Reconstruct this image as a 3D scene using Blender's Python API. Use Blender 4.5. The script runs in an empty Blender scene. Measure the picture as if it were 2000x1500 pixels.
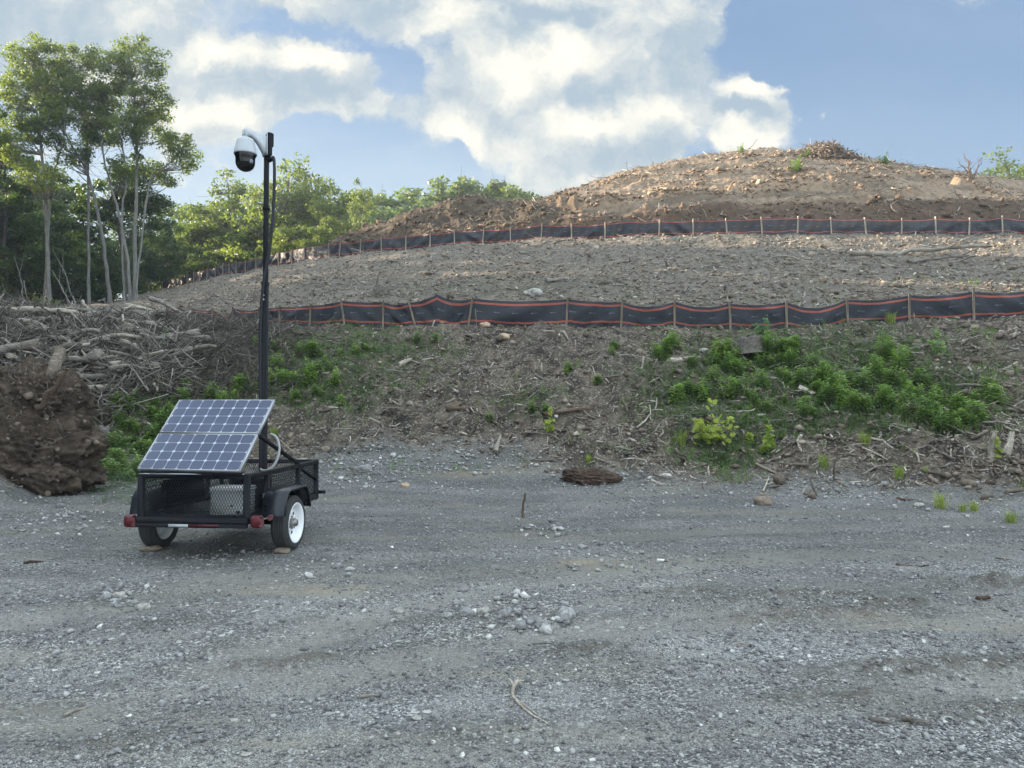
import bpy, math, random
import numpy as np
from mathutils import Vector, Matrix
R = math.radians
random.seed(7); RNG = np.random.default_rng(7)
SC = bpy.context.scene
COL = SC.collection

# ------------------------------------------------------------------ camera
F = 1450.0                      # focal length in photo pixels (photo is 2000 wide)
PITCH = math.atan(40 / F)       # slight upward tilt, horizon at photo row 790
CAM_Z = 1.6
cam = bpy.data.cameras.new('camera'); cam.sensor_width = 36; cam.lens = 36 * F / 2000
cam.clip_start = 0.05; cam.clip_end = 9000
camo = bpy.data.objects.new('camera', cam); COL.objects.link(camo)
camo.location = (0, 0, CAM_Z); camo.rotation_euler = (math.pi / 2 + PITCH, 0, 0)
SC.camera = camo

# ------------------------------------------------------------------ light
SUN_EL, SUN_AZ = 15.5, -67.0     # degrees; azimuth from the view axis, negative = left
sl = bpy.data.lights.new('sun', 'SUN'); sl.energy = 4.4; sl.angle = R(0.5); sl.color = (1.0, 0.82, 0.60)
so = bpy.data.objects.new('sun', sl); COL.objects.link(so)
sdir = Vector((math.sin(R(SUN_AZ)) * math.cos(R(SUN_EL)), math.cos(R(SUN_AZ)) * math.cos(R(SUN_EL)), math.sin(R(SUN_EL))))
so.rotation_euler = sdir.to_track_quat('Z', 'Y').to_euler(); so.location = sdir * 200

SC.view_settings.view_transform = 'Standard'; SC.view_settings.look = 'None'
SC.view_settings.gamma = 1; SC.view_settings.exposure = 2.25
SC.cycles.max_bounces = 5; SC.cycles.diffuse_bounces = 3; SC.cycles.glossy_bounces = 2; SC.cycles.transmission_bounces = 3
try: SC.view_settings.use_curve_mapping = False
except Exception: pass

class NT:
    """small helper to write node trees"""
    def __init__(s, tree): s.t = tree; s.n = tree.nodes; s.l = tree.links
    def node(s, kind, **kw):
        n = s.n.new(kind)
        for k, v in kw.items(): setattr(n, k, v)
        return n
    def put(s, sock, v):
        if isinstance(v, bpy.types.NodeSocket): s.l.new(v, sock)
        elif v is not None:
            try: sock.default_value = v
            except Exception: sock.default_value = (*v, 1.0)
    def math(s, op, a, b=None, c=None, clamp=False):
        n = s.node('ShaderNodeMath', operation=op, use_clamp=clamp)
        s.put(n.inputs[0], a)
        if b is not None: s.put(n.inputs[1], b)
        if c is not None: s.put(n.inputs[2], c)
        return n.outputs[0]
    def vmath(s, op, a, b=None):
        n = s.node('ShaderNodeVectorMath', operation=op)
        s.put(n.inputs[0], a)
        if b is not None:
            s.put(n.inputs[3] if op == 'SCALE' else n.inputs[1], b)
        return n.outputs[1] if op in ('LENGTH', 'DISTANCE', 'DOT_PRODUCT') else n.outputs[0]
    def noise(s, vec, scale, detail=4, rough=0.55, dist=0.0, out=0):
        n = s.node('ShaderNodeTexNoise'); s.put(n.inputs['Vector'], vec)
        n.inputs['Scale'].default_value = scale; n.inputs['Detail'].default_value = detail
        n.inputs['Roughness'].default_value = rough; n.inputs['Distortion'].default_value = dist
        return n.outputs[out]
    def voro(s, vec, scale, feature='F1', rnd=1.0):
        n = s.node('ShaderNodeTexVoronoi', feature=feature); s.put(n.inputs['Vector'], vec)
        n.inputs['Scale'].default_value = scale; n.inputs['Randomness'].default_value = rnd
        return n
    def mix(s, f, a, b, blend='MIX'):
        n = s.node('ShaderNodeMix', data_type='RGBA', blend_type=blend)
        s.put(n.inputs[0], f); s.put(n.inputs[6], a); s.put(n.inputs[7], b)
        return n.outputs[2]
    def rng(s, v, a, b, c=0.0, d=1.0, smooth=True):
        n = s.node('ShaderNodeMapRange', interpolation_type='SMOOTHSTEP' if smooth else 'LINEAR')
        for i, x in enumerate((v, a, b, c, d)): s.put(n.inputs[i], x)
        return n.outputs[0]
    def ramp(s, v, stops):
        n = s.node('ShaderNodeValToRGB'); s.put(n.inputs[0], v)
        e = n.color_ramp.elements
        while len(e) < len(stops): e.new(0.5)
        for q, (p, c) in zip(e, stops): q.position = p; q.color = (*c, 1) if len(c) == 3 else c
        return n.outputs[0]
    def bump(s, h, strength=0.5, dist=0.02, normal=None):
        n = s.node('ShaderNodeBump'); s.put(n.inputs['Height'], h)
        n.inputs['Strength'].default_value = strength; n.inputs['Distance'].default_value = dist
        if normal: s.l.new(normal, n.inputs['Normal'])
        return n.outputs[0]

# ------------------------------------------------------------------ world: clear evening sky with cumulus
W = bpy.data.worlds.new('World'); SC.world = W; W.use_nodes = True
t = NT(W.node_tree); t.n.clear()
sky = t.node('ShaderNodeTexSky', sky_type='NISHITA', sun_disc=False)
sky.sun_elevation = R(SUN_EL + 12); sky.sun_rotation = R(SUN_AZ); sky.air_density = 1.0; sky.dust_density = 0.6; sky.ozone_density = 1.0
sky.sun_elevation = R(SUN_EL)
gen = t.node('ShaderNodeTexCoord').outputs['Generated']
sx = t.node('ShaderNodeSeparateXYZ'); t.put(sx.inputs[0], gen)
yy = t.math('MAXIMUM', sx.outputs[1], 0.02)
u = t.math('DIVIDE', sx.outputs[0], yy); v = t.math('DIVIDE', sx.outputs[2], yy)
cb = t.node('ShaderNodeCombineXYZ'); t.put(cb.inputs[0], u); t.put(cb.inputs[1], v)
P = cb.outputs[0]
warp = t.vmath('SCALE', t.vmath('SUBTRACT', t.noise(P, 5.0, 5, 0.6, out=1), (0.5, 0.5, 0.5)), 0.10)
warp2 = t.vmath('SCALE', t.vmath('SUBTRACT', t.noise(P, 26.0, 6, 0.65, out=1), (0.5, 0.5, 0.5)), 0.042)
PW = t.vmath('ADD', t.vmath('ADD', P, warp), warp2)
# (centre x, centre row, radius x, radius y, weight) of the cloud masses, in degrees-like view-axis units
BL = [(150, -20, 420, 130, 1.0), (100, 110, 300, 95, .85), (420, 105, 230, 75, 1.0), (610, 120, 170, 60, .95), (520, 165, 330, 70, .8), (420, 230, 210, 75, .85), (60, 280, 130, 110, .5),
      (760, -30, 300, 90, .9), (900, 40, 200, 120, .8), (1120, 40, 330, 150, 1.1), (1010, 175, 190, 120, 1.0), (890, 230, 120, 95, .95),
      (1230, 130, 220, 170, 1.1), (1130, 270, 210, 110, 1.05), (1290, 260, 130, 110, .9), (1180, 350, 200, 45, .7), (1470, 165, 60, 75, .9),
      (1460, 235, 115, 80, 1.05), (1520, 190, 55, 50, .8), (1617, 205, 24, 26, .55), (1630, 280, 34, 26, .7), (1120, 395, 160, 40, .45), (700, 300, 150, 45, .25), (760, 200, 60, 60, .45),
      (875, 58, 85, 70, -.75), (955, 215, 60, 80, -.75), (770, 145, 60, 70, -.7), (885, 285, 50, 40, -.45), (1370, 235, 50, 75, -.6), (1480, 30, 60, 120, -.8), (1330, 300, 25, 60, -.5), (600, 265, 110, 50, -.35)]
def blobs(vec):
    acc = None
    for cx, cy, rx, ry, w in BL:
        c = ((cx - 1000) / F, (790 - cy) / F, 0)
        d = t.vmath('LENGTH', t.vmath('MULTIPLY', t.vmath('SUBTRACT', vec, c), (F / rx, F / ry, 0)))
        f = t.rng(d, 1.25, 0.0, 0.0, w)
        acc = f if acc is None else t.math('ADD', acc, f)
    return acc
B = blobs(PW)
n1 = t.noise(PW, 5.6, 10, 0.60)
dens = t.math('ADD', B, t.math('MULTIPLY', t.math('SUBTRACT', n1, 0.5), 2.1))
dens = t.math('ADD', dens, t.math('MULTIPLY', t.math('SUBTRACT', t.noise(PW, 19.0, 8, 0.65), 0.5), 0.55))
alpha = t.rng(dens, 0.20, 0.58)
front = t.rng(sx.outputs[1], 0.05, 0.3)
alpha = t.math('MULTIPLY', alpha, front)
# thin veil of high cloud, stronger towards the left
veil = t.math('MULTIPLY', t.rng(t.noise(t.vmath('MULTIPLY', P, (1, 2.5, 1)), 2.4, 6, 0.6), 0.38, 0.75), t.rng(u, 0.30, -0.62, 0.07, 0.75))
veil = t.math('MULTIPLY', veil, front)
# shading: thicker towards the sun = darker, thinner = bright rim
POFF = t.vmath('ADD', PW, (-0.030, 0.042, 0.0))
n2 = t.noise(POFF, 5.6, 10, 0.60)
rel = t.math('MULTIPLY', t.math('SUBTRACT', n1, n2), 3.6)
rel = t.math('ADD', rel, t.math('MULTIPLY', t.math('SUBTRACT', t.noise(PW, 2.6, 3, 0.5), 0.5), 1.2))
# sunlit heads (+) and shaded bases (-) of the single clouds
LB = [(120, 40, 280, 75, -.8), (250, 15, 150, 40, .5), (420, 90, 130, 40, 1.3), (600, 98, 100, 28, 1.4), (560, 150, 260, 48, -1.3), (400, 215, 150, 40, 1.0), (700, 20, 170, 60, -.5), (200, 130, 140, 60, .3),
      (1110, 95, 110, 60, 1.5), (1030, 40, 75, 70, -1.3), (1090, 10, 100, 22, -1.6), (890, 20, 90, 50, .7), (1320, 90, 130, 120, -1.0), (1200, 190, 110, 60, -.4), (1140, 235, 120, 40, 1.2), (870, 245, 90, 55, 1.1), (1235, 290, 90, 50, -.9),
      (1100, 300, 120, 40, -.2), (1475, 150, 80, 40, 1.5), (1455, 195, 85, 26, -1.8), (1450, 255, 110, 50, 1.1), (1320, 215, 60, 50, .6), (1280, 20, 80, 40, .7), (60, 280, 100, 80, .5), (990, 150, 70, 60, .9)]
BLs, BL = BL, LB
rel = t.math('ADD', rel, t.math('MULTIPLY', blobs(PW), 0.85))
BL = BLs
rel = t.math('ADD', rel, t.math('MULTIPLY', t.math('SUBTRACT', t.noise(PW, 15.0, 6, 0.65), 0.5), 2.2))
lit = t.rng(rel, -1.0, 1.5)
ccol = t.mix(lit, (2.7, 3.5, 4.25, 1), (7.7, 7.4, 6.4, 1))
skyc = t.mix(0.55, sky.outputs[0], (1.85, 3.15, 5.3, 1))
# the air is paler low down and towards the bright left side
pale = t.math('MULTIPLY', t.rng(v, 0.50, 0.16, 0.0, 1.0), t.rng(u, 0.75, -0.35, 0.25, 0.85))
skyc = t.mix(pale, skyc, (4.2, 5.3, 6.0, 1))
outc = t.mix(veil, skyc, (5.0, 5.6, 5.9, 1))
outc = t.mix(alpha, outc, ccol)
outc = t.vmath('SCALE', outc, 0.405)
# added broken cloud, unseen overhead and behind the camera, brightened to lift the shade
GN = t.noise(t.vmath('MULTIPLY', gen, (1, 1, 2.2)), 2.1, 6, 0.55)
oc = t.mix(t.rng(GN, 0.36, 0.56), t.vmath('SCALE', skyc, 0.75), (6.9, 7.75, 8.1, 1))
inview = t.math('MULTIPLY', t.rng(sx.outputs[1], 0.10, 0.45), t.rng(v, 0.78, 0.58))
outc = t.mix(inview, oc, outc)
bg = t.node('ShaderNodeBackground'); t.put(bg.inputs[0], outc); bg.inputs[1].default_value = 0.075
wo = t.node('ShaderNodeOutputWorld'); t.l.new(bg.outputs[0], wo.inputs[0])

# ------------------------------------------------------------------ helpers
def tag(o, label=None, cat=None, group=None, kind=None):
    if label: o['label'] = label
    if cat: o['category'] = cat
    if group: o['group'] = group
    if kind: o['kind'] = kind
    return o
def empty(name, loc=(0, 0, 0), rz=0.0):
    o = bpy.data.objects.new(name, None); COL.objects.link(o); o.location = loc; o.rotation_euler = (0, 0, rz)
    o.empty_display_size = 0.2
    return o
def np_mesh(name, V, faces, mats=None, parent=None, smooth=False, attrs=None, matidx=None, uv=None):
    """faces: list of int arrays (n,k); builds one mesh object quickly"""
    me = bpy.data.meshes.new(name)
    V = np.asarray(V, np.float32).reshape(-1, 3)
    me.vertices.add(len(V)); me.vertices.foreach_set('co', V.ravel())
    faces = [np.asarray(f, np.int32) for f in faces if len(f)]
    tot = np.concatenate([np.full(len(f), f.shape[1], np.int32) for f in faces])
    idx = np.concatenate([f.ravel() for f in faces])
    start = np.concatenate([[0], np.cumsum(tot)[:-1]]).astype(np.int32)
    me.loops.add(len(idx)); me.loops.foreach_set('vertex_index', idx)
    me.polygons.add(len(tot)); me.polygons.foreach_set('loop_start', start)
    try: me.polygons.foreach_set('loop_total', tot)
    except Exception: pass
    if smooth: me.polygons.foreach_set('use_smooth', np.ones(len(tot), bool))
    if matidx is not None: me.polygons.foreach_set('material_index', np.asarray(matidx, np.int32))
    me.update(calc_edges=True)
    if uv is not None:
        l = me.uv_layers.new(name='UVMap'); l.data.foreach_set('uv', np.asarray(uv, np.float32)[idx].ravel())
    for k, a in (attrs or {}).items():
        at_ = me.attributes.new(k, 'FLOAT', 'POINT'); at_.data.foreach_set('value', np.asarray(a, np.float32))
    for m in (mats or []): me.materials.append(m)
    o = bpy.data.objects.new(name, me); COL.objects.link(o)
    if parent is not None: o.parent = parent
    return o
class MB:
    """collects boxes, bars and tubes into one mesh"""
    def __init__(s): s.v = []; s.q = []; s.t = []; s.n = 0; s.uvs = []
    def add(s, V, quads=(), tris=()):
        V = np.asarray(V, float).reshape(-1, 3); s.v.append(V)
        if len(quads): s.q.append(np.asarray(quads, int).reshape(-1, 4) + s.n)
        if len(tris): s.t.append(np.asarray(tris, int).reshape(-1, 3) + s.n)
        s.n += len(V); return s
    def box(s, c, d, rot=None, bev=0.0):
        x, y, z = [k / 2 for k in d]
        if bev > 0:
            b = min(bev, x * .9, y * .9, z * .9); V = []
            for sx_ in (-1, 1):
                for sy in (-1, 1):
                    for sz in (-1, 1):
                        V += [(sx_ * x, sy * (y - b), sz * (z - b)), (sx_ * (x - b), sy * y, sz * (z - b)), (sx_ * (x - b), sy * (y - b), sz * z)]
            i = lambda a, b_, c_, k: ((a * 4 + b_ * 2 + c_) * 3 + k)
            Q = [(i(1,0,0,0), i(1,1,0,0), i(1,1,1,0), i(1,0,1,0)), (i(0,0,1,0), i(0,1,1,0), i(0,1,0,0), i(0,0,0,0)),
                 (i(0,1,0,1), i(0,1,1,1), i(1,1,1,1), i(1,1,0,1)), (i(1,0,0,1), i(1,0,1,1), i(0,0,1,1), i(0,0,0,1)),
                 (i(0,0,1,2), i(1,0,1,2), i(1,1,1,2), i(0,1,1,2)), (i(0,1,0,2), i(1,1,0,2), i(1,0,0,2), i(0,0,0,2))]
            for a in (0, 1):
                for b_ in (0, 1):
                    Q.append((i(a,b_,0,0), i(a,b_,1,0), i(a,b_,1,1), i(a,b_,0,1)))
                    Q.append((i(a,0,b_,0), i(a,1,b_,0), i(a,1,b_,2), i(a,0,b_,2)))
                    Q.append((i(0,a,b_,1), i(1,a,b_,1), i(1,a,b_,2), i(0,a,b_,2)))
            T = [(i(a,b_,c_,0), i(a,b_,c_,1), i(a,b_,c_,2)) for a in (0,1) for b_ in (0,1) for c_ in (0,1)]
        else:
            V = [(sx_ * x, sy * y, sz * z) for sx_ in (-1, 1) for sy in (-1, 1) for sz in (-1, 1)]
            Q = [(0,1,3,2), (4,6,7,5), (0,4,5,1), (2,3,7,6), (0,2,6,4), (1,5,7,3)]; T = []
        V = np.array(V)
        if rot is not None: V = V @ np.array(rot.to_3x3()).T
        return s.add(V + np.array(c), Q, T)
    def bar(s, a, b, w, h, up=(0, 0, 1), bev=0.0):
        a = Vector(a); b = Vector(b); d = (b - a); L = d.length; x = d.normalized(); up = Vector(up)
        if abs(x.dot(up)) > .98: up = Vector((0, 1, 0))
        y = up.cross(x).normalized(); z = x.cross(y)
        M = Matrix((x, y, z)).transposed()
        return s.box((a + b) / 2, (L, w, h), M, bev)
    def tube(s, pts, rad, n=8, caps=True):
        pts = np.asarray(pts, float); k = len(pts)
        rad = np.full(k, rad) if np.isscalar(rad) else np.asarray(rad, float)
        T = np.gradient(pts, axis=0); T /= np.linalg.norm(T, axis=1)[:, None] + 1e-9
        up = np.array([0, 0, 1.0]) if abs(T[0][2]) < .9 else np.array([1.0, 0, 0])
        V = []
        for i in range(k):
            a = np.cross(up, T[i]); a /= np.linalg.norm(a) + 1e-9; b = np.cross(T[i], a); up = b
            th = np.arange(n) * 2 * math.pi / n
            V.append(pts[i] + rad[i] * (np.cos(th)[:, None] * a + np.sin(th)[:, None] * b))
        V = np.concatenate(V); Q = []
        for i in range(k - 1):
            for j in range(n):
                Q.append((i*n+j, i*n+(j+1) % n, (i+1)*n+(j+1) % n, (i+1)*n+j))
        Tt = []
        if caps:
            V = np.concatenate([V, pts[:1], pts[-1:]]); c0, c1 = k*n, k*n+1
            for j in range(n):
                Tt.append((c0, (j+1) % n, j)); Tt.append((c1, (k-1)*n+j, (k-1)*n+(j+1) % n))
        return s.add(V, Q, Tt)
    def lathe(s, prof, c=(0, 0, 0), n=32, axis='Z', close=False):
        """prof: list of (r, h)"""
        V = []; Q = []; k = len(prof)
        for r, h in prof:
            for j in range(n):
                a = 2 * math.pi * j / n; p = (r * math.cos(a), r * math.sin(a), h)
                if axis == 'X': p = (p[2], p[0], p[1])
                if axis == 'Y': p = (p[0], p[2], p[1])
                V.append((p[0] + c[0], p[1] + c[1], p[2] + c[2]))
        for i in range(k if close else k - 1):
            for j in range(n):
                i2 = (i + 1) % k
                q = (i*n+j, i*n+(j+1) % n, i2*n+(j+1) % n, i2*n+j)
                Q.append(q if axis != 'Y' else q[::-1])
        return s.add(V, Q)
    def build(s, name, mat, parent=None, smooth=False):
        F_ = []
        if s.q: F_.append(np.concatenate(s.q))
        if s.t: F_.append(np.concatenate(s.t))
        return np_mesh(name, np.concatenate(s.v), F_, [mat], parent, smooth)
def copy_tree(o, parent=None):
    c = o.copy(); COL.objects.link(c)
    if parent is not None: c.parent = parent
    for ch in list(o.children): copy_tree(ch, c)
    return c

# noise on numpy arrays ------------------------------------------------
_P = np.random.default_rng(3).permutation(1024); _P = np.concatenate([_P, _P])
_G = np.random.default_rng(4).uniform(0, 2 * math.pi, 1024); _GX = np.cos(_G); _GY = np.sin(_G)
def perlin(x, y):
    x = np.asarray(x, float); y = np.asarray(y, float)
    xi = np.floor(x).astype(int); yi = np.floor(y).astype(int); xf = x - xi; yf = y - yi
    xi &= 1023; yi &= 1023
    w = lambda q: q * q * q * (q * (q * 6 - 15) + 10)
    def g(ix, iy, dx, dy):
        h = _P[_P[ix & 1023] + (iy & 1023)] ; return _GX[h] * dx + _GY[h] * dy
    a = g(xi, yi, xf, yf); b = g(xi + 1, yi, xf - 1, yf); c = g(xi, yi + 1, xf, yf - 1); d = g(xi + 1, yi + 1, xf - 1, yf - 1)
    wx = w(xf); wy = w(yf)
    return (a + wx * (b - a)) * (1 - wy) + (c + wx * (d - c)) * wy
def fbm(x, y, o=4, gain=.5, ridged=False):
    s_ = 0; a = 1
    for i in range(o):
        n = perlin(x * 2**i + 17.3 * i, y * 2**i + 9.1 * i)
        if ridged: n = .5 - 2 * np.abs(n)
        s_ = s_ + a * n; a *= gain
    return s_
def sstep(a, b, x):
    q = np.clip((x - a) / (b - a), 0, 1); return q * q * (3 - 2 * q)
# ------------------------------------------------------------------ terrain as a height function of world x, y
def zrow(row, d): return CAM_Z + (790 - row) / F * d
# photo column : foot of bank (row) | lower fence (row, dist) | upper fence (row, dist) | top of cut (row, dist) | crest (row, dist) | behind
COLS = [
 (-900, 1010, 625, 28, 600, 50, 600, 52, 600, 56, 4.5),
 (-200, 1005, 635, 27, 606, 50, 606, 52, 606, 56, 4.5),
 (0,    990, 632, 26.5, 602, 46, 602, 48, 603, 52, 4.5),
 (120,  950, 632, 26.5, 598, 46, 598, 48, 600, 52, 4.5),
 (220,  938, 632, 26.2, 594, 50, 596, 53, 600, 58, 5.0),
 (310,  935, 632, 26, 567, 66, 569, 68, 574, 71, 7.0),
 (400,  935, 632, 25.4, 545, 57, 546, 59, 551, 62, 6.0),
 (530,  940, 638, 24.4, 520, 49, 520, 50.5, 526, 54, 6.0),
 (600,  945, 639, 24, 509, 46, 507, 47.5, 513, 51, 6.0),
 (660,  948, 640, 23.7, 500, 44.5, 480, 46, 468, 48, 6.0),
 (720,  948, 640, 23.4, 493, 43.4, 470, 45, 440, 48, 6.0),
 (800,  948, 641, 23.0, 487, 42.2, 466, 44, 412, 47, 6.0),
 (880,  948, 642, 22.7, 480, 41.5, 458, 43, 391, 47, 6.0),
 (1000, 950, 641, 22.2, 473, 40.3, 445, 42, 386, 47, 8.0),
 (1060, 952, 641, 22.0, 470, 39.8, 436, 41.5, 384, 50, 10.0),
 (1120, 955, 642, 21.8, 468, 39.3, 428, 41, 370, 56, 11.0),
 (1200, 956, 643, 21.6, 464, 38.6, 420, 40.6, 345, 60, 12.0),
 (1300, 958, 643, 21.4, 461, 38.0, 414, 40.3, 319, 62, 12.0),
 (1400, 960, 643, 21.2, 459, 37.6, 408, 40, 301, 63, 12.0),
 (1500, 965, 645, 21.0, 458, 37.3, 405, 39.7, 293, 63, 12.0),
 (1600, 970, 642, 20.9, 457, 37.0, 402, 39.6, 292, 63, 12.0),
 (1700, 972, 634, 20.7, 457, 37.0, 401, 39.5, 311, 62, 12.0),
 (1800, 978, 630, 20.5, 457, 37.0, 402, 39.5, 330, 61, 12.0),
 (1900, 985, 626, 20.2, 458, 37.0, 404, 39.5, 345, 60, 12.0),
 (2000, 990, 622, 20.0, 459, 37.0, 406, 39.5, 366, 59, 12.0),
 (2300, 1000, 612, 19.6, 465, 37.0, 414, 39.5, 420, 58, 11.0),
 (3000, 1010, 600, 19.2, 480, 37.0, 440, 39.5, 480, 56, 9.0)]
CU = (np.array([c[0] for c in COLS]) - 1000) / F
def _col(k): return np.array([c[k] for c in COLS], float)
UG = np.linspace(-1.35, 1.45, 701)
def _sm(a, w):
    k = np.hanning(2 * w + 3)[1:-1]; k /= k.sum()
    return np.convolve(np.pad(a, w, mode='edge'), k, mode='valid')
def _ukey(a, w=4): return _sm(np.interp(UG, CU, a), w)
gy = _ukey(CAM_Z * F / (_col(1) - 790)); Ly = _ukey(_col(3)); Uy = _ukey(_col(5)); Cy = _ukey(_col(7), 3); Py = _ukey(_col(9), 3)
Lz = _ukey(zrow(_col(2), _col(3))); Uz = _ukey(zrow(_col(4), _col(5))); Cz = _ukey(zrow(_col(6), _col(7)), 2); Pz = _ukey(zrow(_col(8), _col(9)), 2); Bz = _ukey(_col(10), 6)
YG = np.arange(0, 200.01, 0.1)
HT = np.zeros((len(UG), len(YG)), np.float32)
for i in range(len(UG)):
    g, l, uu, c, p = gy[i], Ly[i], Uy[i], Cy[i], Py[i]
    ky = [0, g - .6, g + .9, (g + l) / 2, l - .8, l + .6, (l + uu) / 2, uu - .4, uu + .45, c - .2, (c + p) / 2, p, p + 4, p + 22, 140, 200]
    kz = [0, 0, .42, Lz[i] * .50 + .12, Lz[i] - .10, Lz[i] + .12, (Lz[i] + Uz[i]) / 2 + .18, Uz[i] - .02, Uz[i] + .05, Cz[i], (Cz[i] + Pz[i]) / 2 + .04 * (p - c), Pz[i], Pz[i] - 1.3, Bz[i], 3, 1]
    z = np.interp(YG, ky, kz)
    HT[i] = _sm(z, 3)
def tab(arr, uq): return np.interp(uq, UG, arr)
def macro(x, y):
    x = np.asarray(x, float); y = np.asarray(y, float)
    yc = np.clip(y, 0.05, 199.8); uq = np.clip(x / yc, UG[0], UG[-1] - 1e-4)
    fi = (uq - UG[0]) / (UG[1] - UG[0]); fj = yc / 0.1
    i = np.clip(fi.astype(int), 0, len(UG) - 2); j = np.clip(fj.astype(int), 0, len(YG) - 2); a = fi - i; b = fj - j
    z = (HT[i, j] * (1 - a) + HT[i + 1, j] * a) * (1 - b) + (HT[i, j + 1] * (1 - a) + HT[i + 1, j + 1] * a) * b
    return np.where(y <= 0, 0, z), uq
TRK = [([(-6, 2.2), (-3.4, 2.6), (-2.1, 3.8), (-1.23, 5.6), (0, 6.7), (2.8, 7.9), (8, 8.6)], .26), ([(-8, 3.4), (-5.2, 4.4), (-3.4, 5.6), (-2.2, 7.2), (-.4, 8.4), (2.6, 9.5), (8, 10.2)], .26),
       ([(-3, 2.0), (0, 3.45), (1.5, 4.0), (3.0, 4.35), (8, 5.0)], .24), ([(-1.5, 4.2), (.4, 5.2), (2, 5.6), (4, 5.75), (9, 5.9)], .24), ([(-2, 1.2), (0, 2.3), (1.6, 2.9), (4, 3.2)], .2)]
def tracks(x, y):
    tr = 0; ed = 0
    for pts, w in TRK:
        p = np.array(pts); xs = np.linspace(p[0, 0], p[-1, 0], 200); ys = _sm(np.interp(xs, p[:, 0], p[:, 1]), 14)
        sl_ = np.gradient(ys, xs); d = (y - np.interp(x, xs, ys)) / np.sqrt(1 + np.interp(x, xs, sl_) ** 2) + .10 * perlin(x * 1.1, y * 1.1)
        q = np.clip(.55 + 1.1 * perlin(x * .5 + 7, y * .5), 0, 1) * (x > p[0, 0]) * (x < p[-1, 0])
        tr = tr + q * np.exp(-(d / w) ** 4); ed = ed + q * (np.exp(-((d - w * 1.35) / .09) ** 2) + .7 * np.exp(-((d + w * 1.35) / .09) ** 2))
    return np.clip(tr, 0, 1), ed
# low scraped-up ridges of dirty gravel: photo column, row, half length, height
RIDG = [(1530, 1170, 1.0, .07), (1560, 1200, .8, .05), (1750, 1178, .35, .05), (1900, 1292, .5, .055), (1960, 1140, .8, .09), (1345, 1155, .6, .045), (1700, 1305, .5, .04), (1150, 1265, .3, .04), (530, 1285, .35, .03), (250, 1440, .35, .03), (960, 1210, .7, .05), (340, 1215, .35, .035), (690, 905, 1.6, .26), (860, 918, 1.2, .24), (1010, 925, .8, .2), (760, 930, .7, .16), (1040, 1040, .5, .05), (1930, 1385, .5, .035), (1640, 1355, .4, .03)]
def ridges(x, y):
    z = 0; m = 0
    for px, row, L, h in RIDG:
        h = h * 1.2 if h < .1 else h
        yc = CAM_Z * F / (row - 790); xc = (px - 1000) / F * yc; w = .10 + h * .9
        g_ = np.exp(-((x - xc) / L) ** 2 - ((y - yc - .12 * (x - xc) + .08 * perlin(x * 2, 5.5)) / w) ** 2); n_ = np.clip(.7 + .9 * perlin(x * 5, y * 5) + .5 * perlin(x * 13, y * 13), 0, 2)
        z = z + h * g_ * n_; m = m + g_ * (h < .2)
    return z, np.clip(m, 0, 1)
# ploughed-up ridges on the hill face: photo column, row
HR = [([(1080, 414), (1200, 404), (1300, 399), (1420, 387), (1520, 380), (1640, 374), (1700, 386)], .60, .55), ([(1280, 378), (1340, 369), (1400, 374)], .45, .5), ([(1480, 356), (1560, 346), (1640, 358), (1770, 366)], .50, .5),
      ([(1690, 345), (1800, 354), (1880, 373), (1970, 388)], .55, .5), ([(1160, 366), (1300, 352), (1420, 346), (1560, 324)], .25, .5), ([(1640, 328), (1760, 344), (1900, 354)], .30, .45), ([(1020, 425), (1090, 408), (1140, 412)], .35, .6), ([(1300, 330), (1450, 318), (1580, 305)], .2, .5)]
def _sol(px, row):
    u_ = (px - 1000) / F; i = int(np.argmin(np.abs(UG - u_))); z = HT[i]; rr = 790 - (z - CAM_Z) / np.maximum(YG, .1) * F
    m = (YG > Cy[i] - .5) & (YG < Py[i]); c = np.where(m & (rr <= row))[0]; return YG[c[0]] if len(c) else Py[i] - .5
HRL = [(np.array([(p[0] - 1000) / F for p in pts]), np.array([_sol(*p) for p in pts]), h, w) for pts, h, w in HR]
def hillridge(x, y):
    uq = x / np.maximum(y, 1); z = 0; m = 0
    for uu_, yy_, h, w in HRL:
        e = sstep(uu_[0] - .02, uu_[0] + .02, uq) * (1 - sstep(uu_[-1] - .02, uu_[-1] + .02, uq))
        d = (y - np.interp(uq, uu_, yy_) + .5 * perlin(x * .5, y * .5) + .3 * perlin(x * 1.6, 2)) / w; g_ = e * np.exp(-np.where(d > 0, d * .6, d * 1.3) ** 2)
        z = z + h * g_ * np.clip(.75 + .7 * perlin(x * .9, y * .9) + .5 * perlin(x * 2.6, y * 2.6), 0, 2); m = m + g_ * np.clip(.8 + perlin(x * .7, y * .7), 0, 1)
    return z, np.clip(m, 0, 1)
def gshift(uq): return .3 + 1.15 * sstep(-.34, -.22, uq) * (1 - sstep(-.04, .12, uq))
def zones(x, y):
    z, uq = macro(x, y)
    g, l, uu, c, p = (tab(k, uq) for k in (gy, Ly, Uy, Cy, Py))
    wob = .55 * perlin(x * .55, y * .55) + .45 * perlin(x * 1.7, y * 1.7) + .2 * perlin(x * 5, y * 5) - gshift(uq)
    bank = sstep(-.8, .8, y - g + wob + .35 * perlin(x * 9, y * 9)) * (1 - sstep(-.2, .2, y - l))
    mid = sstep(-.2, .2, y - l) * (1 - sstep(-.2, .3, y - uu))
    top = sstep(-.2, .3, y - uu)
    cut = top * (1 - sstep(-.4, .8, y - c + .5 * perlin(x * .6, y * .6)))
    pile = top * (1 - sstep(.02, .16, uq + .03 * perlin(x, y)))
    return z, uq, bank, mid, top, cut, pile, g, l, uu
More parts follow.
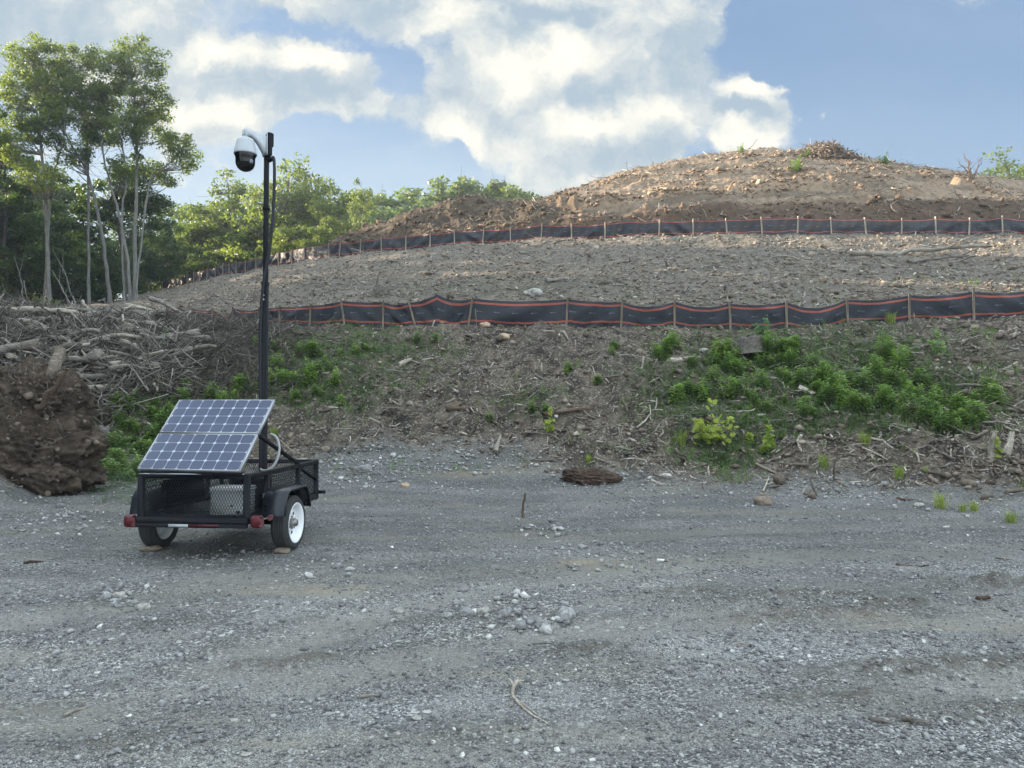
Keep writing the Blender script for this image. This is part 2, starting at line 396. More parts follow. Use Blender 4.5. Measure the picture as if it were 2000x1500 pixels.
def furrow(x, y): return fbm(x * .11 + 4 + .4 * perlin(x * .3, y * .3), y * .42 - x * .05, 3, .55, True)
def H(x, y, fine=True):
    x = np.asarray(x, float); y = np.asarray(y, float)
    z, uq, bank, mid, top, cut, pile, g, l, uu = zones(x, y)
    yard = 1 - np.clip(bank + mid + top, 0, 1)
    far = 1 - sstep(75, 110, np.abs(y) + np.abs(x) * .3)
    # yard: shallow wheel ruts running across and towards the right, low gravel ridges
    r = x * .80 - y * 1.0
    ry = .030 * perlin(x * .35, y * .5) + .022 * fbm(x * .9 + .2 * y, y * 1.6, 3) + .010 * perlin(r * 2.2, (x + y) * .25)
    ry += .030 * np.clip(perlin(x * .45 - 3, y * 2.3 + x * .25) - .22, 0, 1) * sstep(-.5, 1.0, x)
    ry += .045 * np.exp(-((y - g + .9 + .3 * perlin(x * .7, 3)) / .55) ** 2) * (.6 + perlin(x * 1.3, y * 1.3))
    x, y = np.broadcast_arrays(x, y); tr = np.zeros(x.shape); ed = tr.copy(); rz_ = tr.copy(); hr_ = tr.copy(); nm = (y > 1) & (y < 21); fm = (y > 36) & (y < 68)
    if nm.any(): tr[nm], ed[nm] = tracks(x[nm], y[nm]); rz_[nm] = ridges(x[nm], y[nm])[0]
    if fm.any(): hr_[fm] = hillridge(x[fm], y[fm])[0]
    z = z + yard * (ry * (1 - .5 * tr) - .018 * tr + .022 * ed * np.clip(.6 + perlin(x * 6, y * 6), 0, 2)) + rz_
    edge = 1 - np.exp(-((y - l) / .7) ** 2)                 # keep the fence lines level
    z = z + bank * (.34 * fbm(x * .6, y * .75, 2) + .20 * fbm(x * 1.9, y * 2.1, 2) + .085 * fbm(x * 5.5, y * 5.5, 2)) * (.35 + .65 * edge)
    z = z + mid * (.22 * fbm(x * .4, y * .4, 2) + .10 * fbm(x * 1.6, y * 1.6, 2) + .05 * fbm(x * 5, y * 5, 2)) * (.3 + .7 * edge)
    edgeU = 1 - np.exp(-((y - uu) / .9) ** 2)
    dome = np.clip(top - pile, 0, 1)
    fur = furrow(x, y)
    cl = fbm(x * 1.5, y * 1.5, 3, .6, True)
    z = z + edgeU * hr_
    z = z + edgeU * far * (dome * (.52 * fur + .10 * cl + .05 * perlin(x * 6, y * 6)) + pile * (.50 * fbm(x * .35, y * .35, 2) + .22 * fbm(x * 1.1 + y, y * .8, 3, .55, True) + .07 * perlin(x * 5, y * 5)))
    # brush pile mound on the left and the dirt rise below it
    bx = np.exp(-(((uq + .60) / .20) ** 2)) ; by = np.exp(-(((y - 20.5) / 3.2) ** 2))
    z = z + 1.05 * bx * by * (1 + .5 * perlin(x * .6, y * .6))
    bx = np.exp(-(((uq + .42) / .10) ** 2)) ; by = np.exp(-(((y - 21.5) / 2.2) ** 2))
    z = z + .22 * bx * by * (1 + .6 * perlin(x * .7, y * .7))
    if fine:
        z = z + yard * (.006 * perlin(x * 14, y * 14) + .004 * perlin(x * 31, y * 31))
        z = z + (bank + mid + top) * far * (.022 * perlin(x * 13, y * 13))
    # gentle rolling land far away
    z = z + (1 - far) * 2.2 * fbm(x / 70, y / 70, 3)
    return z
def ray(px, py):
    dx = (px - 1000) / F; du = (750 - py) / F; c, s_ = math.cos(PITCH), math.sin(PITCH)
    return np.array([dx, c - du * s_, s_ + du * c])
def hit(px, py, lo=1.2, hi=90):
    """where the view ray through a photo pixel meets the terrain"""
    d = ray(px, py); d = d / d[1]
    tt = np.exp(np.linspace(math.log(lo), math.log(hi), int(300 * math.log(hi / lo)) + 100))
    below = (CAM_Z + d[2] * tt) <= H(d[0] * tt, tt)
    k = int(np.argmax(below)) if below.any() else len(tt) - 1
    T = tt[k]; return Vector((d[0] * T, T, float(H(d[0] * T, T))))
def at(px, py, depth):
    d = ray(px, py); d = d / d[1]; return Vector((d[0] * depth, depth, CAM_Z + d[2] * depth))
def gz(x, y): return float(H(np.array([x]), np.array([y]))[0])

# ------------------------------------------------------------------ ground material
def new_mat(name):
    m = bpy.data.materials.new(name); m.use_nodes = True; q = NT(m.node_tree); q.n.clear()
    out = q.node('ShaderNodeOutputMaterial'); b = q.node('ShaderNodeBsdfPrincipled'); q.l.new(b.outputs[0], out.inputs[0])
    return m, q, b, out
def attr(q, name, kind='GEOMETRY'):
    n = q.node('ShaderNodeAttribute', attribute_name=name, attribute_type=kind); return n
def ground_material():
    m, q, b, out = new_mat('earth_and_gravel')
    P = q.node('ShaderNodeTexCoord').outputs['Object']
    a = {k: attr(q, k).outputs['Fac'] for k in ('bank', 'mid', 'top', 'cut', 'pile', 'green', 'track', 'ridge', 'clod')}
    # gravel: sizes of crushed stone
    v1 = q.voro(P, 85); v2 = q.voro(P, 34); v3 = q.voro(P, 170)
    g1 = q.node('ShaderNodeSeparateColor'); q.put(g1.inputs[0], v1.outputs['Color'])
    g2 = q.node('ShaderNodeSeparateColor'); q.put(g2.inputs[0], v2.outputs['Color'])
    g3 = q.node('ShaderNodeSeparateColor'); q.put(g3.inputs[0], v3.outputs['Color'])
    st1 = q.ramp(g1.outputs[0], [(0, (.042, .044, .044)), (.4, (.118, .121, .120)), (.8, (.265, .267, .258)), (1, (.54, .53, .50))])
    st3 = q.ramp(g3.outputs[0], [(0, (.060, .062, .060)), (.5, (.17, .172, .168)), (1, (.44, .435, .41))])
    st = q.mix(q.rng(q.noise(P, 1.3, 4, .6), .42, .58), st3, st1)
    st2 = q.ramp(g2.outputs[0], [(0, (.10, .10, .10)), (.8, (.24, .24, .235)), (1, (.55, .54, .50))])
    big = q.math('GREATER_THAN', g2.outputs[1], q.rng(q.noise(P, .5, 3), .35, .65, .97, .72))
    st = q.mix(big, st, st2)
    dark = q.rng(q.noise(q.vmath('MULTIPLY', P, (.5, 1.3, 1)), .9, 6, .62), .36, .66, .76, 1.14)
    st = q.mix(1.0, st, dark, 'MULTIPLY')
    dust = q.rng(q.noise(q.vmath('MULTIPLY', P, (.35, 1.5, 1)), .7, 7, .65, .3), .50, .66)
    st = q.mix(q.math('MULTIPLY', dust, .62), st, (.25, .225, .18, 1))
    tan = q.rng(q.noise(q.vmath('MULTIPLY', P, (.6, 1.9, 1)), .55, 8, .7, .4), .60, .70)
    st = q.mix(q.math('MULTIPLY', tan, .55), st, (.36, .29, .19, 1))
    fine_ = q.ramp(q.noise(P, 120, 3, .7), [(.3, (.10, .097, .088)), (.5, (.215, .207, .186)), (.7, (.36, .345, .31))])
    st = q.mix(q.math('MULTIPLY', a['track'], q.rng(q.noise(P, 3.5, 5, .7), .35, .6, .25, .85)), st, fine_)
    st = q.mix(q.math('MULTIPLY', a['ridge'], q.rng(q.noise(P, 9, 4, .7), .38, .55, .15, .7)), st, (.085, .070, .055, 1))
    # loose darker stone towards the bank, pale dusty fines nearer the camera
    sp_ = q.node('ShaderNodeSeparateXYZ'); q.l.new(P, sp_.inputs[0])
    ly = q.math('ADD', sp_.outputs[1], q.math('MULTIPLY', q.math('SUBTRACT', q.noise(P, .5, 5, .6), .5), 6))
    st = q.mix(1.0, st, q.rng(ly, 5.2, 9.5, 1.10, .74), 'MULTIPLY')
    # earth on the slopes
    n = q.noise(P, 2.3, 8, .68); nf = q.noise(P, 19, 6, .7); nn = q.noise(P, .45, 5, .6)
    bankc = q.ramp(n, [(.35, (.026, .022, .018)), (.47, (.085, .069, .054)), (.61, (.19, .158, .123)), (.74, (.26, .155, .092))])
    bankc = q.mix(q.rng(nn, .52, .66, 0, .55), bankc, (.10, .085, .070, 1))
    vb = q.voro(P, 26); gb = q.node('ShaderNodeSeparateColor'); q.put(gb.inputs[0], vb.outputs['Color'])
    bankc = q.mix(q.math('MULTIPLY', q.math('GREATER_THAN', gb.outputs[0], .86), .5), bankc, (.40, .36, .31, 1))
    midc = q.ramp(n, [(.28, (.075, .064, .052)), (.52, (.155, .133, .108)), (.75, (.25, .218, .178))])
    midc = q.mix(q.rng(nf, .5, .68, 0, .6), midc, (.36, .33, .275, 1))
    midc = q.mix(q.rng(nn, .45, .62, 0, .45), midc, (.13, .12, .105, 1))
    topc = q.ramp(n, [(.28, (.13, .095, .066)), (.50, (.25, .185, .130)), (.74, (.37, .285, .205))])
    topc = q.mix(q.rng(q.noise(P, .33, 6, .7), .55, .68, 0, .6), topc, (.30, .20, .128, 1))
    topc = q.mix(q.rng(nf, .56, .70, 0, .6), topc, (.46, .38, .29, 1))
    hs_ = q.noise(q.vmath('MULTIPLY', P, (.16, .8, .8)), .9, 7, .68, .4)
    topc = q.mix(q.rng(hs_, .50, .60, 0, .72), topc, (.105, .085, .066, 1))
    topc = q.mix(q.math('MULTIPLY', a['clod'], q.rng(n, .4, .6, .3, .9)), topc, (.36, .25, .16, 1))
    cutc = q.ramp(n, [(.3, (.045, .028, .020)), (.55, (.090, .058, .040)), (.75, (.15, .095, .062))])
    pilec = q.ramp(n, [(.3, (.040, .030, .021)), (.55, (.085, .062, .042)), (.75, (.17, .128, .085))])
    c = q.mix(a['bank'], st, bankc); c = q.mix(a['mid'], c, midc); c = q.mix(a['top'], c, topc)
    c = q.mix(a['pile'], c, pilec); c = q.mix(q.math('MULTIPLY', a['cut'], .9), c, cutc)
    c = q.mix(q.math('MULTIPLY', a['green'], q.rng(q.noise(P, 6, 5, .7), .38, .58)), c, (.062, .088, .035, 1))
    q.put(b.inputs['Base Color'], c)
    b.inputs['Roughness'].default_value = .92; b.inputs['Specular IOR Level'].default_value = .25
    hg = q.math('ADD', q.math('MULTIPLY', v1.outputs['Distance'], -.7), q.math('MULTIPLY', q.math('MULTIPLY', big, -1.6), v2.outputs['Distance']))
    slope = q.math('MAXIMUM', q.math('MAXIMUM', a['bank'], a['mid']), a['top'])
    hs = q.math('MULTIPLY', q.math('ADD', q.math('MULTIPLY', nf, 1.0), q.math('MULTIPLY', q.noise(P, 55, 4, .7), .6)), 3.4)
    hm = q.node('ShaderNodeMix', data_type='FLOAT'); q.put(hm.inputs[0], slope); q.put(hm.inputs[2], hg); q.put(hm.inputs[3], hs)
    q.l.new(q.bump(hm.outputs[0], 1.0, .018), b.inputs['Normal'])
    return m
GROUND = ground_material()

def green_mask(x, y):
    z, uq = macro(x, y)
    row = 790 - (z - CAM_Z) / np.maximum(y, .1) * F; px = uq * F + 1000
    def e(cx, cy, rx, ry): return np.clip(1.35 - np.sqrt(((px - cx) / rx) ** 2 + ((row - cy) / ry) ** 2), 0, 1)
    s_ = .9 * e(640, 740, 170, 70) + e(1650, 800, 260, 50) + e(1600, 730, 330, 95) + e(1450, 790, 200, 60) + e(1800, 790, 180, 55) + e(1400, 880, 100, 45) + e(260, 840, 150, 120) + e(520, 740, 150, 60) + .7 * e(760, 680, 150, 30) + .5 * e(1040, 790, 90, 30) + .4 * e(950, 560, 260, 18) + .5 * e(700, 640, 90, 18)
    return np.clip(s_, 0, 1) * (y > 9) * (y < 40)

def build_ground():
    f1 = np.arange(-40, 40.001, .088)
    az = np.concatenate([np.arange(-180, -42, 6.0), [-42], f1, [42], np.arange(48, 180, 6.0)])
    az = np.unique(az); az = az[az < 179.9]
    rr = [0.0, .3, .6, .9, 1.2]; r = 1.2
    while r < 95:
        k = .0065 if r < 11 else (.0036 if r < 24 else (.0055 if r < 70 else .02)); r *= 1 + k; rr.append(r)
    while r < 6500: r *= 1.12; rr.append(r)
    rr = np.array(rr)
    A, RR = np.meshgrid(np.radians(az), rr, indexing='ij')
    X = RR * np.sin(A); Y = RR * np.cos(A)
    Z = H(X, Y)
    n, m_ = X.shape
    V = np.stack([X, Y, Z], -1).reshape(-1, 3)
    I = np.arange(n); J = np.arange(m_ - 1); i2 = (I + 1) % n
    a = (I[:, None] * m_ + J[None]); b = (i2[:, None] * m_ + J[None])
    Q = np.stack([a, a + 1, b + 1, b], -1).reshape(-1, 4)
    z, uq, bank, mid, top, cut, pile, g, l, uu = zones(X, Y)
    tr, ed = tracks(X, Y); rz_, rm_ = ridges(X, Y); tr = np.broadcast_to(tr, X.shape); rm_ = np.clip(rm_ + .5 * ed, 0, 1)
    o = np_mesh('ground', V, [Q], [GROUND], smooth=True, attrs=dict(bank=bank.ravel(), mid=mid.ravel(), top=top.ravel(), cut=cut.ravel(), pile=pile.ravel(), green=green_mask(X, Y).ravel(), track=tr.ravel(), ridge=rm_.ravel(), clod=hillridge(X, Y)[1].ravel()))
    return tag(o, kind='structure')
build_ground()
# ------------------------------------------------------------------ simple materials
def plain(name, col, rough=.7, metal=0.0, spec=.5, vary=0.0, scale=8.0, bump=0.0, coat=0.0, trans=0.0, stretch=None):
    m, q, b, out = new_mat(name)
    P = q.node('ShaderNodeTexCoord').outputs['Object']
    if stretch: P = q.vmath('MULTIPLY', P, stretch)
    if vary > 0:
        n = q.noise(P, scale, 5, .65)
        oi = q.node('ShaderNodeObjectInfo').outputs['Random']
        f = q.math('ADD', q.rng(n, .3, .7, 1 - vary, 1 + vary), q.math('MULTIPLY', q.math('SUBTRACT', oi, .5), vary * .8))
        q.put(b.inputs['Base Color'], q.mix(1.0, (*col, 1), f, 'MULTIPLY'))
        q.put(b.inputs['Roughness'], q.rng(n, .3, .7, max(0, rough - .1), min(1, rough + .1)))
    else:
        b.inputs['Base Color'].default_value = (*col, 1); b.inputs['Roughness'].default_value = rough
    b.inputs['Metallic'].default_value = metal; b.inputs['Specular IOR Level'].default_value = spec
    b.inputs['Coat Weight'].default_value = coat
    if bump > 0: q.l.new(q.bump(q.noise(P, scale * 3, 5, .7), bump, .01), b.inputs['Normal'])
    return m
STAKE = plain('weathered_stake_wood', (.40, .33, .25), .85, vary=.35, scale=3, bump=.4, stretch=(6, 6, 1))
STAKE2 = plain('pale_stake_wood', (.62, .55, .45), .85, vary=.25, scale=3, bump=.4, stretch=(6, 6, 1))

def fabric_material(name, s1, s2, sag_col):
    m, q, b, out = new_mat(name)
    uvn = q.node('ShaderNodeUVMap', uv_map='UVMap'); sp = q.node('ShaderNodeSeparateXYZ'); q.l.new(uvn.outputs[0], sp.inputs[0])
    U, V = sp.outputs[0], sp.outputs[1]
    band = lambda a, b_: q.math('MULTIPLY', q.math('GREATER_THAN', V, a), q.math('LESS_THAN', V, b_))
    stripe = q.math('MAXIMUM', band(*s1), band(*s2))
    # small woven maker's marks: a pale block followed by broken letters, one every 0.56 m
    per = q.math('FRACT', q.math('DIVIDE', U, .58))
    inb = q.math('MULTIPLY', q.math('LESS_THAN', per, .34), band(.378, .408))
    let = q.math('GREATER_THAN', q.noise(q.node('ShaderNodeCombineXYZ').outputs[0], 1), 9)
    cx = q.node('ShaderNodeCombineXYZ'); q.put(cx.inputs[0], q.math('MULTIPLY', U, 60)); q.put(cx.inputs[1], q.math('MULTIPLY', V, 30))
    let = q.rng(q.noise(cx.outputs[0], 1.0, 2, .5), .42, .60, .15, .75)
    head = q.math('MULTIPLY', q.math('LESS_THAN', per, .11), .45)
    mark = q.math('MULTIPLY', inb, q.math('ADD', let, head, clamp=True))
    P = q.node('ShaderNodeTexCoord').outputs['Object']
    n = q.noise(P, 1.6, 5, .6)
    base = q.mix(q.rng(n, .40, .70), (.008, .012, .024, 1), (.020, .025, .040, 1))
    dust = q.math('MULTIPLY', q.rng(V, .80, 1.0), q.rng(q.noise(P, 4, 4, .6), .35, .6, .2, .8))
    base = q.mix(dust, base, (.085, .080, .070, 1))
    org = q.mix(q.rng(q.noise(P, 3, 5, .7), .35, .7), (.42, .085, .050, 1), (.28, .070, .052, 1))
    c = q.mix(stripe, base, org); c = q.mix(q.math('MULTIPLY', mark, .30), c, (.55, .60, .68, 1))
    q.put(b.inputs['Base Color'], c); b.inputs['Roughness'].default_value = .40
    b.inputs['Specular IOR Level'].default_value = .55
    w = q.node('ShaderNodeTexWave', bands_direction='Y'); cw = q.node('ShaderNodeCombineXYZ'); q.put(cw.inputs[0], U); q.put(cw.inputs[1], V); q.l.new(cw.outputs[0], w.inputs[0]); w.inputs['Scale'].default_value = 30
    q.l.new(q.bump(q.math('ADD', q.noise(P, 9, 4, .6), q.math('MULTIPLY', w.outputs[1], .1)), .6, .05), b.inputs['Normal'])
    tr = q.node('ShaderNodeBsdfTranslucent'); q.put(tr.inputs[0], q.mix(.5, c, (.10, .09, .08, 1)))
    mx = q.node('ShaderNodeMixShader'); mx.inputs[0].default_value = .22
    q.l.new(b.outputs[0], mx.inputs[1]); q.l.new(tr.outputs[0], mx.inputs[2]); q.l.new(mx.outputs[0], out.inputs[0])
    return m
FAB1 = fabric_material('silt_fabric', (.085, .152), (.69, .757), None)
FAB2 = fabric_material('silt_fabric_upper', (.03, .075), (.715, .765), None)

def silt_fence(stakes, label, fabmat, stakemat, sw, nostake=(), seed=1, sagamt=.05):
    """stakes: list of (x, y, zbase, ztop, lean_x, sag of the span after it)"""
    rg = np.random.default_rng(seed)
    root = empty('silt_fence', (stakes[0][0], stakes[0][1], stakes[0][2])); off = np.array(root.location)
    tag(root, label, 'silt fence')
    NZ = 13; V = []; UV = []; Q = []; n0 = 0; run = 0.0; colsV = []
    for k in range(len(stakes) - 1):
        a = stakes[k]; b = stakes[k + 1]; A = np.array(a[:2]); B_ = np.array(b[:2]); L = np.linalg.norm(B_ - A)
        nx = max(6, min(28, int(L / .075))); nrm = np.array([-(B_ - A)[1], (B_ - A)[0]]) / max(L, .01)
        if nrm[1] > 0: nrm = -nrm
        sag = a[5] * 1.35 if a[5] is not None else sagamt * rg.uniform(.4, 1.9)
        bulge = rg.uniform(-.05, .07); ph = rg.uniform(0, 6.28); fs = rg.choice([-1, 1]); famp = rg.uniform(.04, .11)
        last = (k == len(stakes) - 2)
        for i in range(nx + (1 if last else 0)):
            s_ = i / nx; p = A + (B_ - A) * s_; w = math.sin(math.pi * s_)
            lx = a[4] * (1 - s_) + b[4] * s_
            ztop = a[3] * (1 - s_) + b[3] * s_ - .035 - sag * 4 * s_ * (1 - s_)
            zb = gz(p[0], p[1]) - .05
            for j in range(NZ):
                v_ = j / (NZ - 1); z = ztop * (1 - v_) + zb * v_
                # slack panel: billow, plus diagonal pull folds running from a stake top
                o = w * bulge * math.sin(math.pi * min(1, v_ * 1.1)) + w * famp * math.sin((s_ * fs + v_ * .85) * 9 + ph) * (.3 + v_)
                o += .020 * w * math.sin(s_ * 21 + ph + 3 * v_) + (.03 + .10 * sag) * w * math.sin(5 * (s_ - .5) * fs + 6 * v_ + ph)
                o += .05 * max(0, v_ - .8)
                zz = z - (.5 * sag * w * math.sin(math.pi * v_))
                V.append((p[0] + nrm[0] * o + lx * (1 - v_), p[1] + nrm[1] * o, zz)); UV.append((run + s_ * L, v_))
            colsV.append(n0); n0 += NZ
        run += L
    for c in range(len(colsV) - 1):
        for j in range(NZ - 1):
            Q.append((colsV[c] + j, colsV[c] + j + 1, colsV[c + 1] + j + 1, colsV[c + 1] + j))
    np_mesh('fabric', np.array(V) - off, [np.array(Q)], [fabmat], root, True, uv=UV)
    for k, s_ in enumerate(stakes):
        if k in nostake: continue
        g = gz(s_[0], s_[1]); mb = MB()
        b0 = np.array([s_[0] - s_[4] * .1, s_[1] - .035, g - .12]) - off; t0 = np.array([s_[0] + s_[4], s_[1] - .035, s_[3] + .02]) - off
        mb.bar(b0, t0, sw, sw * .8, up=(0, 1, 0), bev=.004)
        mb.build('stake', stakemat, root)
    return root
def fence_pts(data, ykey, hgt=None, seed=0):
    out_ = []; rg = random.Random(seed)
    for d in data:
        px, top, lean, sag = (list(d) + [None] * 4)[:4]
        uq = (px - 1000) / F; y = float(tab(ykey, uq)); x = uq * y; g = gz(x, y)
        zt = g + hgt + rg.uniform(-.02, .03) if top is None else max(zrow(top, y), g + .45)
        out_.append((x, y, g, zt, (lean or 0) / F * y, sag))
    return out_
low = [(198, 600, 4, .06), (250, 606, -2, .09), (300, 609, 2, .08), (345, 606, 0, .14), (375, 604, -4, .05), (412, 602, 2, .16), (452, 600, 2, .05), (500, 600, 6, .02), (545, 597, 0, .02), (604, 594, 2, .03),
       (673, 585, -8, .02), (748, 587, 0, .06), (812, 588, -15, .05), (853, 572, 0, .09), (914, 580, 9, .06), (1106, 581, 3, .03), (1213, 587, 3, .11), (1318, 586, 0, .10), (1427, 590, -1, .05),
       (1537, 587, 0, .15), (1657, 582, -2, .05), (1777, 574, 1, .05), (1903, 566, 0, .06), (2035, 560, 0, .05), (2170, 556, 0, .05), (2310, 552, 2, .05), (2460, 548, 0, .05)]
silt_fence(fence_pts(low, Ly), 'lower black silt fence with two orange stripes, sagging between brown stakes above the weedy bank', FAB1, STAKE, .055, nostake=(13,), seed=5)
up = [2190, 2115, 2040, 1963, 1897, 1832, 1764, 1695, 1627, 1560, 1491, 1422, 1355, 1288, 1231, 1182, 1117, 1057, 997, 942, 887, 839, 791, 744, 702, 661, 641, 592, 568, 542, 520, 498, 477, 459, 445, 433, 418, 402, 388, 376, 363, 349, 340, 331, 322, 315]
upd = [(p, None, random.Random(p).uniform(-3, 3) if p > 600 else 0, None) for p in up][::-1]
silt_fence(fence_pts(upd, Uy, .88, 3), 'upper black silt fence with pale stakes, curving round the hill below the dirt cut', FAB2, STAKE2, .06, nostake=(len(up) - 15,), seed=8, sagamt=.035)
# ------------------------------------------------------------------ solar surveillance trailer
BLACK = plain('black_painted_steel', (.008, .009, .012), .5, spec=.14, vary=.3, scale=6)
BLACKM = plain('black_expanded_metal', (.012, .014, .018), .5, spec=.2)
DUSTY = plain('dusty_black_fender', (.014, .017, .022), .36, spec=.35, vary=.45, scale=7)
RUBBER = plain('worn_rubber', (.030, .031, .032), .85, vary=.25, scale=14, bump=.2)
RIMW = plain('white_wheel_paint', (.74, .76, .78), .35, vary=.05, scale=8, coat=.2)
HUBM = plain('dull_hub_steel', (.22, .21, .20), .45, metal=.7, vary=.3, scale=20)
REDL = plain('red_lamp_plastic', (.075, .004, .008), .45, spec=.3, vary=.15, scale=25, coat=.15)
ALU = plain('brushed_aluminium', (.40, .42, .45), .4, metal=.6, spec=.5)
WHITEP = plain('white_camera_plastic', (.43, .46, .49), .45, vary=.04, scale=5)
DOMEP = plain('smoked_dome', (.006, .007, .009), .12, spec=.3, coat=.1)
GREYBOX = plain('grey_battery_box_plastic', (.30, .32, .31), .55, vary=.1, scale=6)
LIDW = plain('pale_box_lid', (.55, .57, .56), .5, vary=.08, scale=6)
CABLE = plain('dark_conduit', (.014, .016, .022), .5, spec=.3)
GREYC = plain('grey_conduit', (.33, .34, .35), .55)
TAPEW = plain('white_reflective_tape', (.36, .38, .40), .5)
TAPER = plain('red_reflective_tape', (.055, .008, .012), .5, spec=.3)
LENS = plain('camera_lens_glass', (.10, .12, .16), .08, coat=.5)
BOLT = plain('bright_bolt', (.75, .78, .8), .3, metal=.5)

def solar_material():
    m, q, b, out = new_mat('solar_cells')
    P = q.node('ShaderNodeTexCoord').outputs['Object']; sp = q.node('ShaderNodeSeparateXYZ'); q.l.new(P, sp.inputs[0])
    c = .1400
    ax = q.math('ABSOLUTE', q.math('SUBTRACT', q.math('FRACT', q.math('DIVIDE', sp.outputs[0], c)), .5)); ay = q.math('ABSOLUTE', q.math('SUBTRACT', q.math('FRACT', q.math('DIVIDE', sp.outputs[1], .1175)), .5))
    dx = q.math('SUBTRACT', .5, ax); dy = q.math('SUBTRACT', .5, ay)
    line = q.math('LESS_THAN', q.math('MINIMUM', dx, dy), .015)
    dia = q.math('LESS_THAN', q.math('ADD', dx, dy), .165)
    g = q.math('MAXIMUM', line, dia)
    n = q.noise(P, 2.2, 4, .6)
    cell = q.mix(q.rng(n, .3, .7), (.019, .032, .082, 1), (.028, .042, .096, 1))
    q.put(b.inputs['Base Color'], q.mix(g, cell, (.38, .42, .48, 1)))
    b.inputs['Roughness'].default_value = .35; b.inputs['Specular IOR Level'].default_value = .35; b.inputs['Coat Weight'].default_value = .25; b.inputs['Coat Roughness'].default_value = .12
    return m
SOLAR = solar_material()

TR = empty('surveillance_trailer', (-3.27, 7.62, 0.0), -R(5.0))
tag(TR, 'black mesh utility trailer with solar panels and a tall camera mast, parked on gravel', 'trailer')
HW, LEN, ZB, ZT = .59, 2.05, .345, .885
def P_(name, mat, fn, parent=TR, smooth=False):
    mb = MB(); fn(mb); return mb.build(name, mat, parent, smooth)
# frame: lower rails, top rails, posts, braces
def fr(mb):
    for sx_ in (-1, 1):
        x = sx_ * (HW - .025)
        mb.bar((x, .03, ZT - .022), (x, LEN + .02, ZT - .022), .05, .045, bev=.004)
        mb.bar((x, .06, ZB + .075), (x, LEN, ZB + .075), .05, .07, bev=.004)
        for y in (.03, .62 if sx_ > 0 else 1.0, 1.42, LEN):
            if y == .62: y = .52
            mb.box((x, y, (ZT + ZB) / 2 + .03), (.06 if y < .1 else .05, .05, ZT - ZB - .10), bev=.004)
    for y in (.03, LEN):
        mb.bar((-HW, y, ZT - .020), (HW, y, ZT - .020), .045, .052, bev=.004)
    mb.bar((-HW, LEN, ZB + .075), (HW, LEN, ZB + .075), .05, .07, bev=.004)
    mb.bar((HW - .022, 1.50, ZT - .06), (HW - .022, LEN - .03, ZB + .30), .03, .03)
    mb.bar((HW + .004, .54, .655), (HW + .004, 1.42, .655), .03, .03)
    for y in (.5, 1.0, 1.5): mb.bar((-HW + .03, y, ZB + .06), (HW - .03, y, ZB + .06), .04, .05)
P_('frame', BLACK, fr)
P_('floor', BLACKM, lambda mb: mb.box((0, LEN / 2, ZB + .095), (2 * HW - .06, LEN - .08, .008)))
# bumper with tape
def bump_(mb):
    mb.bar((-HW, .0, ZB + .075), (HW, .0, ZB + .075), .05, .058, bev=.006)
    mb.bar((-HW, -.005, ZB + .021), (HW, -.005, ZB + .021), .05, .042, bev=.004)
BU = P_('bumper', BLACK, bump_)
P_('reflective_tape', TAPEW, lambda mb: mb.box((-.13, -.0315, ZB + .022), (.21, .003, .030)), BU)
P_('reflective_tape', TAPER, lambda mb: mb.box((.14, -.0315, ZB + .022), (.32, .003, .030)), BU)
# expanded metal panels (diamond lattice)
def lattice(mb, o, ax, w, h, dx=.030, dz=.060, r=.0019):
    o = np.array(o, float); ax = np.array(ax, float); up_ = np.array([0, 0, 1.0]); sl_ = dx / dz
    nn = np.cross(ax, up_)
    for sg in (-1, 1):
        k0 = -int(h * sl_ / dx) - 2
        for k in range(k0, int(w / dx) + abs(k0) + 2):
            x0 = k * dx; z0 = 0; z1 = h; xa = x0; xb = x0 + sg * h * sl_
            ta, tb = 0.0, 1.0; dd = xb - xa
            for lim, s2 in ((0, 1), (w, -1)):
                # clip to 0..w
                fa, fb = s2 * (xa - lim), s2 * (xb - lim)
                if fa < 0 and fb < 0: ta = 2
                elif fa < 0: ta = max(ta, -fa / (fb - fa))
                elif fb < 0: tb = min(tb, fa / (fa - fb))
            if ta >= tb: continue
            pa = o + ax * (xa + dd * ta) + up_ * (h * ta); pb = o + ax * (xa + dd * tb) + up_ * (h * tb)
            d = (pb - pa) / np.linalg.norm(pb - pa); s_ = np.cross(nn, d) * r; t_ = nn * r
            V = [pa - s_ - t_, pa + s_ - t_, pa + s_ + t_, pa - s_ + t_, pb - s_ - t_, pb + s_ - t_, pb + s_ + t_, pb - s_ + t_]
            mb.add(V, [(0, 1, 5, 4), (1, 2, 6, 5), (2, 3, 7, 6), (3, 0, 4, 7)])
hm = ZT - ZB - .15
P_('mesh_side', BLACKM, lambda mb: lattice(mb, (-HW + .02, .045, ZB + .11), (1, 0, 0), 2 * HW - .04, hm))
P_('mesh_side', BLACKM, lambda mb: lattice(mb, (-HW + .02, LEN - .01, ZB + .11), (1, 0, 0), 2 * HW - .04, hm))
for sx_ in (-1, 1):
    P_('mesh_side', BLACKM, lambda mb: lattice(mb, (sx_ * (HW - .045), .05, ZB + .11), (0, 1, 0), LEN - .06, hm))
